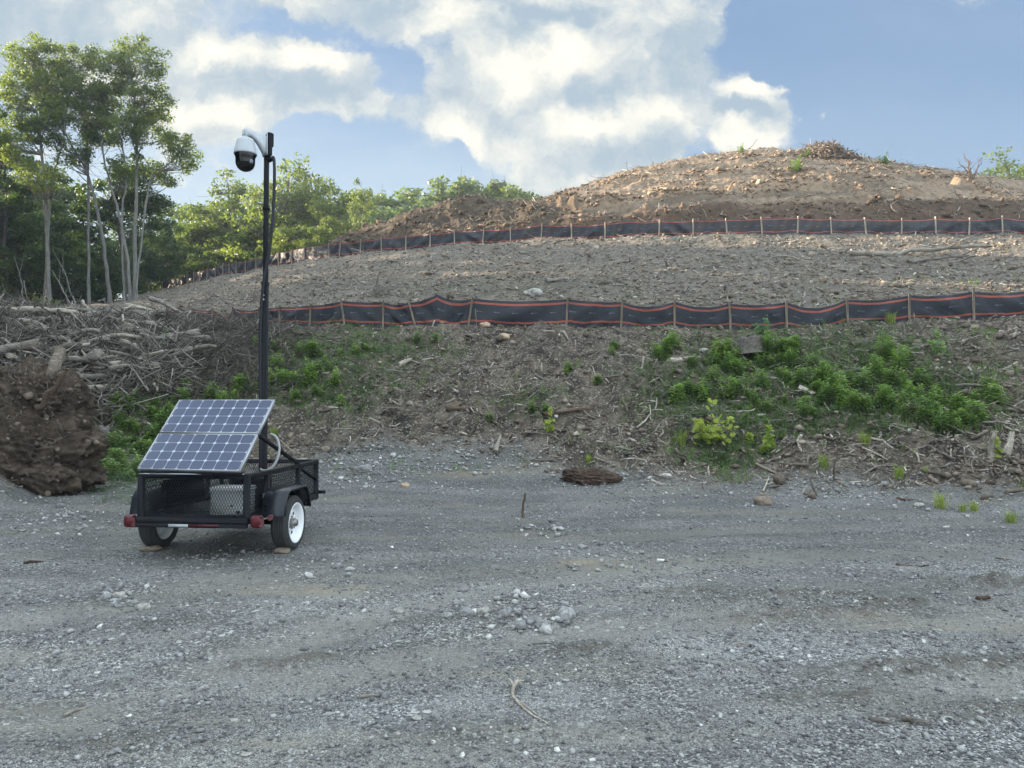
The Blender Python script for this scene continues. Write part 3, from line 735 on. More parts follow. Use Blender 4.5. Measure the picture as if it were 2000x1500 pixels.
# tongue with coupler and jack
def tongue(mb):
    for sx_ in (-1, 1): mb.bar((sx_ * .45, LEN, .40), (sx_ * .04, LEN + .95, .37), .05, .06, bev=.004)
    mb.bar((0, LEN + .85, .37), (0, LEN + 1.18, .37), .07, .07, bev=.01)
    mb.bar((HW - .02, LEN + .04, .47), (HW + .08, LEN + .04, .47), .05, .04)
TG = P_('tongue', BLACK, tongue)
def jack(mb):
    mb.tube([(0, LEN + .75, .02), (0, LEN + .75, .62)], .026, 10); mb.lathe([(.001, 0), (.07, .0), (.07, .012), (.001, .015)], (0, LEN + .75, 0.004), 14)
P_('jack', GREYC, jack, TG)
# fenders
def fender(sx_):
    def f(mb):
        x0, x1 = sx_ * (HW + .012), sx_ * (HW + .262)
        prof = [(.30, .425), (.335, .60), (.40, .672), (.47, .690), (.90, .690), (.97, .665), (1.04, .56), (1.075, .43)]
        th = .008
        V = []; Q = []
        inner = []
        pr = np.array(prof); T = np.gradient(pr, axis=0); N = np.stack([T[:, 1], -T[:, 0]], 1); N /= np.linalg.norm(N, axis=1)[:, None]
        inn = pr + N * th
        for (y, z), (yi, zi) in zip(prof, inn):
            V += [(x0, y, z), (x1, y, z), (x1, yi, zi), (x0, yi, zi)]
        for k in range(len(prof) - 1):
            a = 4 * k
            Q += [(a, a + 1, a + 5, a + 4), (a + 1, a + 2, a + 6, a + 5), (a + 2, a + 3, a + 7, a + 6), (a + 3, a, a + 4, a + 7)]
        Q += [(0, 1, 2, 3), (a + 4, a + 5, a + 6, a + 7)]
        mb.add(V, Q)
        # rolled outer lip
        lip = [(x1 - sx_ * .006, y - (0) , z - .012) for y, z in prof]
        mb.tube([(x1, y + n_[0] * .012, z + n_[1] * .012) for (y, z), n_ in zip(prof, N)], .013, 6)
        # inner skirt
        mb.box((sx_ * (HW + .010), .685, .56), (.004, .70, .20))
    return P_('fender', DUSTY, f)
AXY, WR, WX = .685, .298, HW + .155
for sx_ in (-1, 1): fender(sx_)
# axle, springs
P_('axle', BLACK, lambda mb: (mb.tube([(-WX + .05, AXY, .298), (WX - .05, AXY, .298)], .024, 10), mb.bar((HW - .06, AXY - .3, .33), (HW - .06, AXY + .3, .33), .05, .02), mb.bar((-HW + .06, AXY - .3, .33), (-HW + .06, AXY + .3, .33), .05, .02)))
for sx_ in (-1, 1):
    wh = empty('wheel', (sx_ * WX, AXY, .298)); wh.parent = TR
    w2 = .088
    prof = [(.205, -w2 + .012), (.215, -w2), (.262, -w2 - .006), (.284, -w2 + .012), (.2945, -w2 + .03)]
    for k in range(-2, 3):
        c = k * .026; prof += [(.298, c - .0095), (.298, c + .0095), (.290, c + .0115), (.290, c + .0145)]
    prof = prof[:-2] + [(.2945, w2 - .03), (.284, w2 - .012), (.262, w2 + .006), (.215, w2), (.205, w2 - .012), (.200, 0)]
    P_('tyre', RUBBER, lambda mb: mb.lathe([(r, sx_ * h) for r, h in prof][::sx_], n=56, axis='X', close=True), wh, True)
    def rim(mb):
        mb.lathe([(r, sx_ * h) for r, h in [(.202, -.07), (.19, -.068), (.185, .0), (.180, .045), (.192, .060), (.213, .078), (.222, .090), (.218, .094), (.204, .088), (.186, .066), (.176, .042), (.170, .018), (.150, .006), (.142, .016), (.125, .028), (.095, .030), (.080, .022), (.045, .020), (.040, .03)]][::sx_], n=48, axis='X')
    ri = P_('rim', RIMW, rim, wh, True)
    hub = lambda mb: (mb.lathe([(r, sx_ * h) for r, h in [(.048, .015), (.050, .045), (.044, .062), (.040, .095), (.030, .102), (.001, .104)]][::sx_], n=20, axis='X'))
    P_('hub', HUBM, hub, wh, True)
    ri.name = 'rim'
    for k in range(8):
        a = k * math.pi / 4 + .2; c = (sx_ * .0255, .110 * math.cos(a), .110 * math.sin(a))
        P_('vent_hole', BLACK, lambda mb: mb.lathe([(.001, sx_ * .0055), (.019, sx_ * .0055), (.019, 0)], c, 12, axis='X'), wh)
    for k in range(5):
        a = k * 2 * math.pi / 5; c = (sx_ * .022, .066 * math.cos(a), .066 * math.sin(a))
        P_('lug_nut', HUBM, lambda mb: mb.lathe([(.012, 0), (.012, sx_ * .018), (.004, sx_ * .024), (.001, sx_ * .024)], c, 6, axis='X'), wh)
# tail lights
for sx_, x, z in ((-1, -HW - .065, .405), (1, HW + .105, .412)):
    tl = P_('tail_light', REDL, lambda mb: mb.box((x, -.01, z), (.125, .07, .125), bev=.02))
    P_('lens', REDL, lambda mb: mb.lathe([(.001, -.052), (.030, -.050), (.047, -.046), (.050, -.040)], (x, 0, z), 20, axis='Y'), tl, True)
    P_('bracket', BLACK, lambda mb: mb.bar((sx_ * HW, .03, z + .01), (x, .03, z + .01), .03, .05), tl)
P_('side_marker', REDL, lambda mb: mb.box((HW + .17, .16, .43), (.03, .10, .055), bev=.01))
P_('stub_pipe', GREYC, lambda mb: mb.lathe([(.022, 0), (.026, 0), (.026, .10), (.022, .10), (.022, 0)], (HW - .13, .055, ZB + .145), 16, axis='Y'))
# mast
MX, MY = -.03, 1.80
zt = 4.86
P_('mast', BLACK, lambda mb: (mb.box((MX, MY, (.40 + 3.13) / 2), (.072, .072, 3.13 - .40), bev=.006), mb.box((MX + .004, MY, 3.95), (.054, .054, 1.66), bev=.005),
    mb.box((MX, MY, 3.14), (.080, .080, .05), bev=.005), mb.box((MX, MY, .47), (.22, .22, .02)), mb.box((MX + .006, MY, 4.10), (.074, .074, .03))))
for k in range(3): P_('bolt', BOLT, lambda mb: mb.lathe([(.001, -.056), (.009, -.056), (.010, -.046)], (MX, MY, 2.93 + .055 * k), 8, axis='Y'))
tap = lambda pts, n=40: np.stack([np.interp(np.linspace(0, 1, n), np.linspace(0, 1, len(pts)), _sm(np.interp(np.linspace(0, 1, 60), np.linspace(0, 1, len(pts)), [p[i] for p in pts]), 3)[np.linspace(0, 59, len(pts)).astype(int)]) for i in range(3)], 1)
def smooth_path(pts, n=40):
    pts = np.array(pts, float); tq = np.linspace(0, 1, len(pts)); s_ = np.linspace(0, 1, n)
    a = np.stack([np.interp(s_, tq, pts[:, i]) for i in range(3)], 1)
    for _ in range(6): a[1:-1] = (a[:-2] + 2 * a[1:-1] + a[2:]) / 4
    return a
cab = smooth_path([(MX + .06, MY - .01, 4.72), (MX + .115, MY - .03, 4.78), (MX + .125, MY - .03, 4.5), (MX + .115, MY - .04, 4.0), (MX + .085, MY - .05, 3.6), (MX + .01, MY - .062, 3.2), (MX - .022, MY - .055, 2.9), (MX - .035, MY - .055, 2.6), (MX - .032, MY - .052, 2.0), (MX - .02, MY - .052, 1.2), (MX - .02, MY - .052, .7)], 60)
P_('conduit', CABLE, lambda mb: mb.tube(cab, .019, 8), smooth=True)
P_('cable_loop', GREYC, lambda mb: mb.tube([(.45 + .13 * math.cos(a), .80 + .25 * math.sin(a) * .3, 1.06 + .20 * math.sin(a)) for a in np.linspace(-2.0, 1.6, 26)], .016, 8), smooth=True)
P_('mast_brace', BLACK, lambda mb: (mb.bar((MX, MY, .9), (MX, LEN, .86), .04, .04)))
# camera on the mast
CX, CY = MX - .255, MY - .10
SCM = empty('security_camera', (MX, MY, 4.9), R(42)); SCM.parent = TR
def junction(mb):
    mb.box((.02, .0, .02), (.06, .17, .30), bev=.012); mb.box((.058, -.01, .08), (.03, .12, .18), bev=.01)
    mb.box((0.03, 0, -.155), (.10, .10, .05), bev=.01)
P_('junction_box', BLACK, junction, SCM)
P_('mount_plate', WHITEP, lambda mb: mb.box((-.018, -.005, .01), (.014, .155, .268), bev=.004), SCM)
def arm(mb):
    # curved gooseneck web from plate up and over to the neck
    top = [(-.024, .105), (-.10, .122), (-.16, .142), (-.215, .160), (-.250, .168), (-.268, .158), (-.272, .135), (-.272, .08)]
    bot = [(-.024, -.115), (-.050, -.075), (-.080, -.020), (-.115, .030), (-.15, .062), (-.19, .085), (-.208, .085), (-.208, .08)]
    V = []; Q = []
    for k, ((a, b), (c, d)) in enumerate(zip(top, bot)):
        w = .050 - .012 * min(1, k / 4)
        for (x, z) in ((a * 1.08, b), (c * 1.08, d)):
            V += [(x, -w - .005, z), (x, w - .005, z)]
    for k in range(len(top) - 1):
        a = 4 * k
        Q += [(a, a + 4, a + 6, a + 2), (a + 1, a + 3, a + 7, a + 5), (a, a + 1, a + 5, a + 4), (a + 2, a + 6, a + 7, a + 3)]
    mb.add(V, Q + [(a + 4, a + 5, a + 7, a + 6)])
    mb.box((-.0265, -.005, .012), (.006, .135, .25))
P_('arm', WHITEP, arm, SCM)
hx = -.266
P_('neck', WHITEP, lambda mb: mb.lathe([(.034, .125), (.036, .105), (.041, .10), (.041, .088), (.036, .085), (.036, .060)], (hx, -.005, 0), 24), SCM, True)
P_('housing', WHITEP, lambda mb: mb.lathe([(.001, .066), (.036, .066), (.040, .058), (.080, .045), (.100, .030), (.108, .008), (.124, -.07), (.138, -.135), (.140, -.158), (.134, -.160), (.001, -.158)], (hx, -.005, 0), 40), SCM, True)
dm = P_('dome', DOMEP, lambda mb: mb.lathe([(.130, -.155), (.132, -.170), (.118, -.205), (.118, -.262), (.112, -.295), (.094, -.33), (.065, -.355), (.03, -.370), (.001, -.373)], (hx, -.005, 0), 36), SCM, True)
P_('lens', LENS, lambda mb: mb.lathe([(.001, -.004), (.020, -.003), (.030, .002), (.034, .010), (.030, .02)], (hx + .035, -.118, -.262), 20, axis='Y'), dm, True)
for y, z in ((-.07, .125), (.06, .125), (-.07, -.105), (.06, -.105)): P_('screw', CABLE, lambda mb: mb.box((-.0275, y, z), (.006, .018, .018)), SCM)

# solar panels on their tilted rack
tilt = R(46.5); PW, PH = 1.160, .482
SR = empty('solar_array', (-.022, -.050, .935)); SR.parent = TR; SR.rotation_euler = (tilt, 0, -R(6))
for k in range(2):
    pe = empty('solar_panel', (0, k * (PH + .020), 0)); pe.parent = SR
    def pf(mb):
        for sx_ in (-1, 1): mb.box((sx_ * (PW / 2 - .005), PH / 2, -.012), (.010, PH, .040))
        for y in (.003, PH - .003): mb.box((0, y, -.012), (PW - .021, .006, .040))
        mb.box((0, PH / 2, -.006), (PW - .03, PH - .03, .004))
    P_('panel_frame', ALU, pf, pe)
    g = P_('cell_sheet', SOLAR, lambda mb: mb.add([(-4.0 * .1400, -2.0 * .1175, 0), (4.0 * .1400, -2.0 * .1175, 0), (4.0 * .1400, 2.0 * .1175, 0), (-4.0 * .1400, 2.0 * .1175, 0)], [(0, 1, 2, 3)]), pe)
    g.location = (0, PH / 2, .0035)
def rack(mb):
    for x in (-.42, .0, .42): mb.bar((x, .02, -.055), (x, .97, -.055), .04, .04)
    mb.bar((-.57, .01, -.055), (.57, .01, -.055), .045, .045, bev=.004); mb.bar((-.55, .49, -.052), (.55, .49, -.052), .03, .03)
    mb.box((-.28, -.012, -.048), (.05, .012, .03)); mb.box((.3, -.012, -.048), (.05, .012, .03))
P_('rack', BLACK, rack, SR)
P_('junction_box', BLACK, lambda mb: mb.box((.40, .85, -.035), (.10, .08, .03)), SR)
for sx_ in (-1, 1):
    P_('panel_strut', BLACK, lambda mb: mb.bar((sx_ * (HW - .04), .335, 1.275), (sx_ * (HW - .02), 1.44, ZT - .01), .034, .034))
P_('hinge_strip', ALU, lambda mb: (mb.box((-.16, -.028, .892), (.62, .012, .010)), mb.box((.47, -.03, .895), (.18, .012, .008)), mb.box((-.50, -.03, .893), (.12, .014, .008))))
# things lying in the trailer
Mw = TR.matrix_basis.copy()
def in_trailer(name, label, cat, loc, rot=(0, 0, 0)):
    e = empty(name); e.matrix_world = Matrix.LocRotScale(TR.location, TR.rotation_euler, None) @ Matrix.LocRotScale(Vector(loc), __import__('mathutils').Euler(rot), None)
    return tag(e, label, cat)
bb = in_trailer('battery_box', 'grey plastic battery box with a pale lid inside the mesh trailer, behind the rear gate', 'battery box', (.28, .32, ZB + .10))
P_('case', GREYBOX, lambda mb: (mb.box((0, 0, .125), (.375, .26, .25), bev=.012), mb.box((0, 0, .243), (.39, .275, .014), bev=.004)), bb)
P_('lid', LIDW, lambda mb: mb.box((0, 0, .270), (.395, .28, .04), bev=.012), bb)
P_('latch', BLACK, lambda mb: mb.box((.05, -.134, .10), (.018, .012, .018)), bb)
cb_ = in_trailer('equipment_case', 'black ribbed equipment case sitting above the grey battery box in the trailer', 'case', (.28, .80, ZB + .10))
P_('case', BLACK, lambda mb: mb.box((0, 0, .17), (.36, .24, .34), bev=.015), cb_)
P_('ribs', BLACKM, lambda mb: [mb.box((0, -.124, .20 + .035 * k), (.33, .010, .012)) for k in range(4)], cb_)
cl = in_trailer('folded_ramp', 'black steel ramp panel lying askew on the left side of the trailer floor', 'ramp', (-.28, .75, ZB + .11), (R(-8), R(-6), R(8)))
P_('ramp_frame', BLACK, lambda mb: (mb.bar((-.26, -.40, .28), (.26, -.1, .36), .03, .05), mb.bar((-.26, -.4, .02), (.26, -.1, .10), .03, .04), mb.bar((-.26, -.40, .02), (-.26, -.40, .28), .03, .04), mb.bar((.26, -.1, .10), (.26, -.1, .36), .03, .04)), cl)
P_('ramp_plate', BLACK, lambda mb: mb.add([(-.25, -.385, .03), (.10, -.19, .08), (.10, -.19, .34), (-.25, -.385, .28), (-.25, -.375, .03), (.10, -.18, .08), (.10, -.18, .34), (-.25, -.375, .28)], [(0, 1, 2, 3), (7, 6, 5, 4), (0, 4, 5, 1), (1, 5, 6, 2), (2, 6, 7, 3), (3, 7, 4, 0)]), cl)
TR.location.z = gz(-3.3, 8.2) + .004
for o in (bb, cb_, cl): o.location.z += TR.location.z
# ------------------------------------------------------------------ trees
def leaf_material(name, dark, light, tr=.45, yellow=None):
    m, q, b, out = new_mat(name)
    t_ = attr(q, 'tint').outputs['Fac']; oi = q.node('ShaderNodeObjectInfo').outputs['Random']
    f = q.math('ADD', t_, q.math('MULTIPLY', q.math('SUBTRACT', oi, .5), .45), clamp=True)
    c = q.mix(f, (*dark, 1), (*light, 1))
    b.inputs['Roughness'].default_value = .5; b.inputs['Specular IOR Level'].default_value = .35
    q.put(b.inputs['Base Color'], c)
    tl = q.node('ShaderNodeBsdfTranslucent'); q.put(tl.inputs[0], q.mix(1.0, c, (1.5, 1.7, .7, 1), 'MULTIPLY'))
    mx = q.node('ShaderNodeMixShader'); mx.inputs[0].default_value = tr
    q.l.new(b.outputs[0], mx.inputs[1]); q.l.new(tl.outputs[0], mx.inputs[2]); q.l.new(mx.outputs[0], out.inputs[0])
    return m
LEAF = leaf_material('deciduous_leaves', (.050, .078, .028), (.150, .175, .058), .5)
LEAFY = leaf_material('bright_deciduous_leaves', (.055, .088, .026), (.138, .160, .046), .45)
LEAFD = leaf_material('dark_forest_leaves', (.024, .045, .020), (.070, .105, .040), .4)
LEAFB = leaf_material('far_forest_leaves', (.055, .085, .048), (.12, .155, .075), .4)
BARK = plain('grey_bark', (.155, .150, .138), .9, vary=.35, scale=4, bump=.6, stretch=(3, 3, .6))
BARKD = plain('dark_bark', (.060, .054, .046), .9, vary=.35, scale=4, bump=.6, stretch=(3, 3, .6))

def leaves(rg, centers, radii, per, size, flat=.6):
    """clumps of small folded leaf quads"""
    n = len(centers) * per
    C_ = np.repeat(centers, per, 0); Rr = np.repeat(radii, per)
    d = rg.normal(size=(n, 3)); d /= np.linalg.norm(d, axis=1)[:, None]; d *= (rg.uniform(0, 1, n) ** .45)[:, None]; d[:, 2] *= flat
    p = C_ + d * Rr[:, None]
    nrm = rg.normal(size=(n, 3)) * .8; nrm[:, 2] += .5; nrm /= np.linalg.norm(nrm, axis=1)[:, None]
    a = np.cross(nrm, rg.normal(size=(n, 3))); a /= np.linalg.norm(a, axis=1)[:, None]; b = np.cross(nrm, a)
    s_ = size * rg.uniform(.6, 1.35, n)[:, None]
    tip = p + a * s_; tail = p - a * s_ * .9; l = p + b * s_ * .52 + nrm * s_ * .12; r_ = p - b * s_ * .52 + nrm * s_ * .12
    V = np.stack([tail, l, tip, r_], 1).reshape(-1, 3)
    Q = np.arange(n * 4).reshape(-1, 4)
    ct = rg.uniform(0, 1, len(centers)); tint = np.clip(np.repeat(ct, per) * .6 + rg.uniform(0, .55, n), 0, 1)
    return V, Q, np.repeat(tint, 4)
def limb(mb, a, b, r0, r1, rg, segs=6, wob=.06, lift=.12, n=6):
    a = np.array(a, float); b = np.array(b, float); L = np.linalg.norm(b - a); t_ = np.linspace(0, 1, segs + 1)[:, None]
    pts = a + (b - a) * t_; pts[:, 2] += (np.sin(t_[:, 0] * math.pi) * -lift * L * .5)
    pts[1:-1] += rg.normal(size=(segs - 1, 3)) * wob * L / segs
    mb.tube(pts, np.linspace(r0, r1, segs + 1), n, caps=False); return pts
def make_tree(name, trunks, blobs_, nclump, per, size, crad, bark, leafm, seed, origin, r_trunk=.14, flat=.6):
    """trunks: list of (points, r0, r1); blobs_: ellipsoids (c, (rx,ry,rz)); all world coordinates, origin = base"""
    rg = np.random.default_rng(seed); origin = np.array(origin, float)
    root = empty(name, tuple(origin)); mb = MB(); paths = []
    for pts, r0, r1 in trunks:
        pts = np.array(pts, float); k = 22; tq = np.linspace(0, 1, len(pts)); s_ = np.linspace(0, 1, k)
        pp = np.stack([np.interp(s_, tq, pts[:, i]) for i in range(3)], 1)
        for _ in range(2): pp[1:-1] = (pp[:-2] + 2 * pp[1:-1] + pp[2:]) / 4
        pp[1:] += rg.normal(size=(k - 1, 3)) * .02
        rad = r0 + (r1 - r0) * s_ ** .8; rad[0] *= 1.35; rad[1] *= 1.08
        mb.tube(pp - origin, rad, 9, caps=False); paths.append((pp, rad))
    allp = np.concatenate([p for p, r in paths]); allr = np.concatenate([r for p, r in paths])
    vol = np.array([b[1][0] * b[1][1] * b[1][2] for b in blobs_]) ** .7; cnt = np.maximum(2, (nclump * vol / vol.sum()).astype(int))
    cs = []
    for (c, rr), k in zip(blobs_, cnt):
        d = rg.normal(size=(k, 3)); d /= np.linalg.norm(d, axis=1)[:, None]; d *= (rg.uniform(.12, 1, k) ** .5)[:, None]
        cs.append(np.array(c) + d * np.array(rr))
    cs = np.concatenate(cs)
    for c in cs:
        dd = np.linalg.norm(allp[:, :2] - c[:2], axis=1) * .9 + np.abs(allp[:, 2] + .8 - c[2]) * 1.0 + 3 * np.maximum(0, allp[:, 2] - c[2] + .1)
        k = int(np.argmin(dd)); r0 = min(allr[k] * .55, .02 + .012 * np.linalg.norm(allp[k] - c))
        pts = limb(mb, allp[k] - origin, c - origin, r0, .008, rg)
        for _ in range(2):
            q_ = pts[rg.integers(2, 6)]; e = q_ + rg.normal(size=3) * crad * .9
            limb(mb, q_, e, .014, .005, rg, 3, n=4)
    mb.build('trunk', bark, root, True)
    V, Q, ti = leaves(rg, cs - origin, crad * rg.uniform(.65, 1.3, len(cs)), per, size, flat)
    np_mesh('crown', V, [Q], [leafm], root, attrs=dict(tint=ti))
    return root
def px_tree(label, base, trunks, blobs_, depth, nclump, per, size, crad, bark, leafm, seed, group=None, flat=.6, dz=.8):
    rg = np.random.default_rng(seed + 50); s_ = depth / F; o = at(base[0], base[1], depth); g = gz(o.x, o.y); o.z = g - .1
    T = []
    for pts, r0, r1 in trunks:
        w = []
        for k, p in enumerate(pts):
            a = at(p[0], p[1], depth + (p[2] if len(p) > 2 else rg.uniform(-.3, .3)))
            if k == 0: a.z = min(a.z, g) - .1
            w.append(tuple(a))
        T.append((w, r0, r1))
    Bs = []
    for b in blobs_:
        cx, cy, rx, ry = b[:4]; dd = b[4] if len(b) > 4 else rg.uniform(-1.2, 1.2)
        Bs.append((tuple(at(cx, cy, depth + dd)), (rx * s_, max(rx * s_ * dz, .8), ry * s_)))
    t_ = make_tree('tree', T, Bs, nclump, per, size, crad, bark, leafm, seed, o, flat=flat)
    return tag(t_, label, 'tree', group)
px_tree('slim tall tree with a straight pale trunk, leftmost of the three tallest trees', (95, 590),
    [([(95, 590), (93, 480), (88, 380), (80, 290), (70, 200), (66, 120)], .15, .035), ([(89, 400), (100, 350), (120, 290), (130, 230)], .08, .03)],
    [(45, 125, 38, 45), (85, 110, 40, 40), (60, 180, 58, 45), (20, 200, 30, 45), (95, 220, 40, 50), (55, 260, 55, 40), (20, 290, 30, 40), (110, 160, 30, 35), (62, 345, 38, 26), (112, 350, 26, 22)], 45, 207, 84, .082, .56, BARK, LEAF, 11)
px_tree('tall tree with a leaning forked trunk, middle one of the three tallest trees', (216, 604),
    [([(216, 604), (208, 520), (195, 430), (175, 345), (150, 300), (118, 250)], .14, .04), ([(178, 350), (172, 290), (165, 220), (150, 140)], .09, .03)],
    [(140, 125, 40, 38), (160, 175, 50, 45), (115, 215, 38, 38), (180, 230, 40, 50), (140, 290, 40, 32), (185, 120, 22, 28), (120, 150, 25, 30)], 46, 175, 84, .082, .56, BARK, LEAF, 12)
px_tree('tallest tree with twin pale stems and a long bough hanging to the right', (262, 592),
    [([(264, 592), (262, 480), (266, 380), (268, 290), (262, 190), (252, 110)], .15, .035), ([(256, 592), (250, 510), (236, 430), (212, 350), (195, 270), (190, 200)], .12, .03), ([(266, 385), (290, 350), (325, 325), (350, 300)], .07, .03), ([(244, 470), (238, 400), (250, 350), (240, 290)], .07, .03)],
    [(240, 130, 45, 42), (262, 88, 28, 22), (300, 130, 26, 35), (215, 180, 38, 48), (290, 190, 40, 45), (250, 240, 50, 42), (310, 240, 28, 42), (345, 285, 32, 28), (370, 310, 22, 38), (325, 350, 22, 18), (205, 260, 40, 40), (228, 330, 34, 22), (290, 330, 24, 22)], 45.5, 272, 84, .082, .56, BARK, LEAF, 13)
px_tree('dark tree cut by the left edge of the picture, behind the first tall tree', (10, 596),
    [([(12, 596), (8, 480), (14, 380), (2, 280)], .17, .05)],
    [(0, 290, 45, 55), (30, 360, 45, 50), (-30, 400, 60, 70), (20, 440, 45, 50), (-40, 250, 50, 60)], 49, 85, 170, .12, .75, BARKD, LEAFD, 14)
px_tree('dark slender tree standing close behind the twin stemmed tree', (244, 588),
    [([(246, 588), (240, 500), (228, 430), (214, 390)], .14, .05)],
    [(230, 370, 50, 42), (285, 400, 40, 40), (190, 400, 45, 40), (260, 340, 40, 35), (310, 420, 22, 35)], 50, 60, 150, .12, .65, BARKD, LEAFD, 15)
px_tree('small sunlit bush tree at the foot of the leftmost tall trunk', (88, 606),
    [([(88, 612), (86, 600), (84, 590)], .04, .02)], [(85, 594, 24, 12), (100, 600, 16, 8)], 40, 16, 120, .07, .3, BARKD, LEAFY, 16)
# saplings standing in front of the wood
for k, (a, b_) in enumerate((((50, 600), (28, 500)), ((150, 600), (105, 490)), ((142, 602), (98, 525)), ((135, 600), (120, 555)))):
    rgk = np.random.default_rng(60 + k); o = at(a[0], a[1], 42); o.z = gz(o.x, o.y); mb = MB(); e = at(b_[0], b_[1], 42.5)
    limb(mb, (0, 0, 0), tuple(e - o), .035, .012, rgk, 8, .08, -.05)
    limb(mb, tuple((e - o) * .6), tuple((e - o) * .95 + Vector((.5, 0, .2))), .018, .006, rgk, 4)
    s_ = mb.build('sapling', BARK); s_.location = o; tag(s_, 'bare thin sapling leaning at the edge of the dark wood', 'sapling', 'bare saplings by the wood')

def generic(seed, height=12.0, width=3.4, low=.18, nclump=75, per=170, size=.15, leafm=LEAFD, bark=BARKD, airy=False):
    rg = np.random.default_rng(seed); H_ = height
    T = [([(0, 0, 0), (rg.uniform(-.3, .3), 0, H_ * .3), (rg.uniform(-.5, .5), rg.uniform(-.5, .5), H_ * .6), (rg.uniform(-.5, .5), 0, H_ * .9)], .17, .04)]
    Bs = []
    for k in range(11 if not airy else 9):
        f = low + (1 - low) * (k + .5) / 11 if not airy else .42 + .55 * (k + .5) / 9
        prof = math.sin(math.pi * min(1, .18 + .80 * (f - low) / (1 - low) * .98)) ** .7
        a = rg.uniform(0, 6.28); rr = width * prof * rg.uniform(.35, .75)
        Bs.append(((rr * math.cos(a), rr * math.sin(a), H_ * f * .97), (width * prof * .55 + .3, width * prof * .55 + .3, H_ * .085)))
        a += 2.6; Bs.append(((rr * math.cos(a), rr * math.sin(a), H_ * f * .95), (width * prof * .5 + .3, width * prof * .5 + .3, H_ * .07)))
    return make_tree('tree', T, Bs, nclump, per, size, .95 if not airy else .75, bark, leafm, seed, (0, 0, 0), flat=.65)
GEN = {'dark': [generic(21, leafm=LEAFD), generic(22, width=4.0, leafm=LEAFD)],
       'yel': [generic(24, leafm=LEAFY, per=150), generic(25, width=3.0, leafm=LEAFY, per=150)],
       'airy': [generic(27, leafm=LEAFY, bark=BARKD, airy=True, nclump=70, per=90, size=.13), generic(28, leafm=LEAF, bark=BARKD, airy=True, nclump=60, per=80, size=.13)],
       'far': [generic(29, leafm=LEAFB, nclump=70, per=130, size=.17), generic(30, leafm=LEAFB, nclump=70, per=130, size=.17)]}
used = set()
def put_tree(kind, px, top, depth, wide, label, group, rot=None, z=None, vi=None):
    rg = random.Random(px * 7 + depth * 13); v_ = rg.randrange(2) if vi is None else vi
    src = GEN[kind][v_]; o = src if id(src) not in used else copy_tree(src); used.add(id(src))
    uq = (px - 1000) / F; x = uq * depth; g = gz(x, depth); h = zrow(top, depth) - g
    sc = max(h, 2) / 12.0
    o.location = (x, depth, g - .1); o.rotation_euler = (0, 0, rot if rot is not None else rg.uniform(0, 6.28)); o.scale = (sc * wide, sc * wide, sc)
    return tag(o, label, 'tree', group)
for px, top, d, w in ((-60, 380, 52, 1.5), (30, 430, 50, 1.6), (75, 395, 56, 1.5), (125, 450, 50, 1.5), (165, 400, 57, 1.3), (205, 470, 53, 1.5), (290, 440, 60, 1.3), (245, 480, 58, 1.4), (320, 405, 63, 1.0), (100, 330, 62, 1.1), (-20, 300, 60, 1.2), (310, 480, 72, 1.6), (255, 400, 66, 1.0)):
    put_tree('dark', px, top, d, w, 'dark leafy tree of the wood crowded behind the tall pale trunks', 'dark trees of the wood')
for px, top, d, w in ((350, 425, 74, 1.5), (385, 385, 80, 1.2), (415, 400, 72, 1.3), (470, 385, 76, 1.2), (510, 395, 70, 1.2), (545, 375, 74, 1.2), (600, 368, 70, 1.1), (640, 372, 66, 1.0), (575, 430, 64, 1.2), (455, 450, 70, 1.4), (660, 420, 62, .9), (370, 470, 70, 1.5), (620, 430, 60, .9), (420, 480, 68, 1.2), (520, 470, 62, 1.0)):
    put_tree('yel', px, top, d, w, 'yellow green bushy tree in the band behind the left bend of the upper fence', 'yellow green trees behind the upper fence')
put_tree('airy', 445, 322, 72, 1.0, 'airy tree rising above the yellow green band, left of the camera mast', None, 1.0, vi=0)
put_tree('airy', 560, 305, 68, 1.0, 'airy tree rising just right of the camera mast', None, 2.0, vi=1)
put_tree('airy', 615, 300, 70, .95, 'airy bright tree with the highest crown right of the mast', None, 4.0, vi=0)
put_tree('airy', 705, 340, 60, .6, 'small sparse tree with thin boughs, left of the dark dirt pile', None, 3.0, vi=1)
put_tree('airy', 1978, 284, 78, 1.2, 'pale green tree behind the right shoulder of the hill', None, 3.5, vi=0)
put_tree('airy', 1010, 352, 88, 1.0, 'light airy tree, rightmost of those above the dirt pile', None, .5, vi=0)
for px, top, d, w in ((685, 375, 92, 1.2), (730, 382, 95, 1.3), (665, 395, 84, 1.2), (775, 372, 92, 1.2), (820, 378, 96, 1.2), (858, 358, 88, 1.1), (900, 350, 90, 1.2), (940, 354, 92, 1.1), (975, 350, 94, 1.1), (745, 405, 80, 1.1), (810, 398, 86, 1.2), (1005, 362, 92, 1.0), (2060, 300, 84, 1.2)):
    put_tree('far', px, top, d, w, 'bluish green tree far beyond the fence and the dirt pile', 'far trees beyond the dirt pile')
# the wood carries on to the left of the picture and keeps the low sun off the yard
rg = random.Random(5)
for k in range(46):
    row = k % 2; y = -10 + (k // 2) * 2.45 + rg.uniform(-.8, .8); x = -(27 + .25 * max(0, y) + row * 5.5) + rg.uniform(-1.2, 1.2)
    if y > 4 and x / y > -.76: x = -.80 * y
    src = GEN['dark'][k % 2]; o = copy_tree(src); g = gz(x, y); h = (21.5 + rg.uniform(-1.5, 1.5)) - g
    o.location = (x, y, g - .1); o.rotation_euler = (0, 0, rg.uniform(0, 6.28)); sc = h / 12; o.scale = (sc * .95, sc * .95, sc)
    tag(o, 'dark leafy tree of the wood crowded behind the tall pale trunks', 'tree', 'dark trees of the wood')
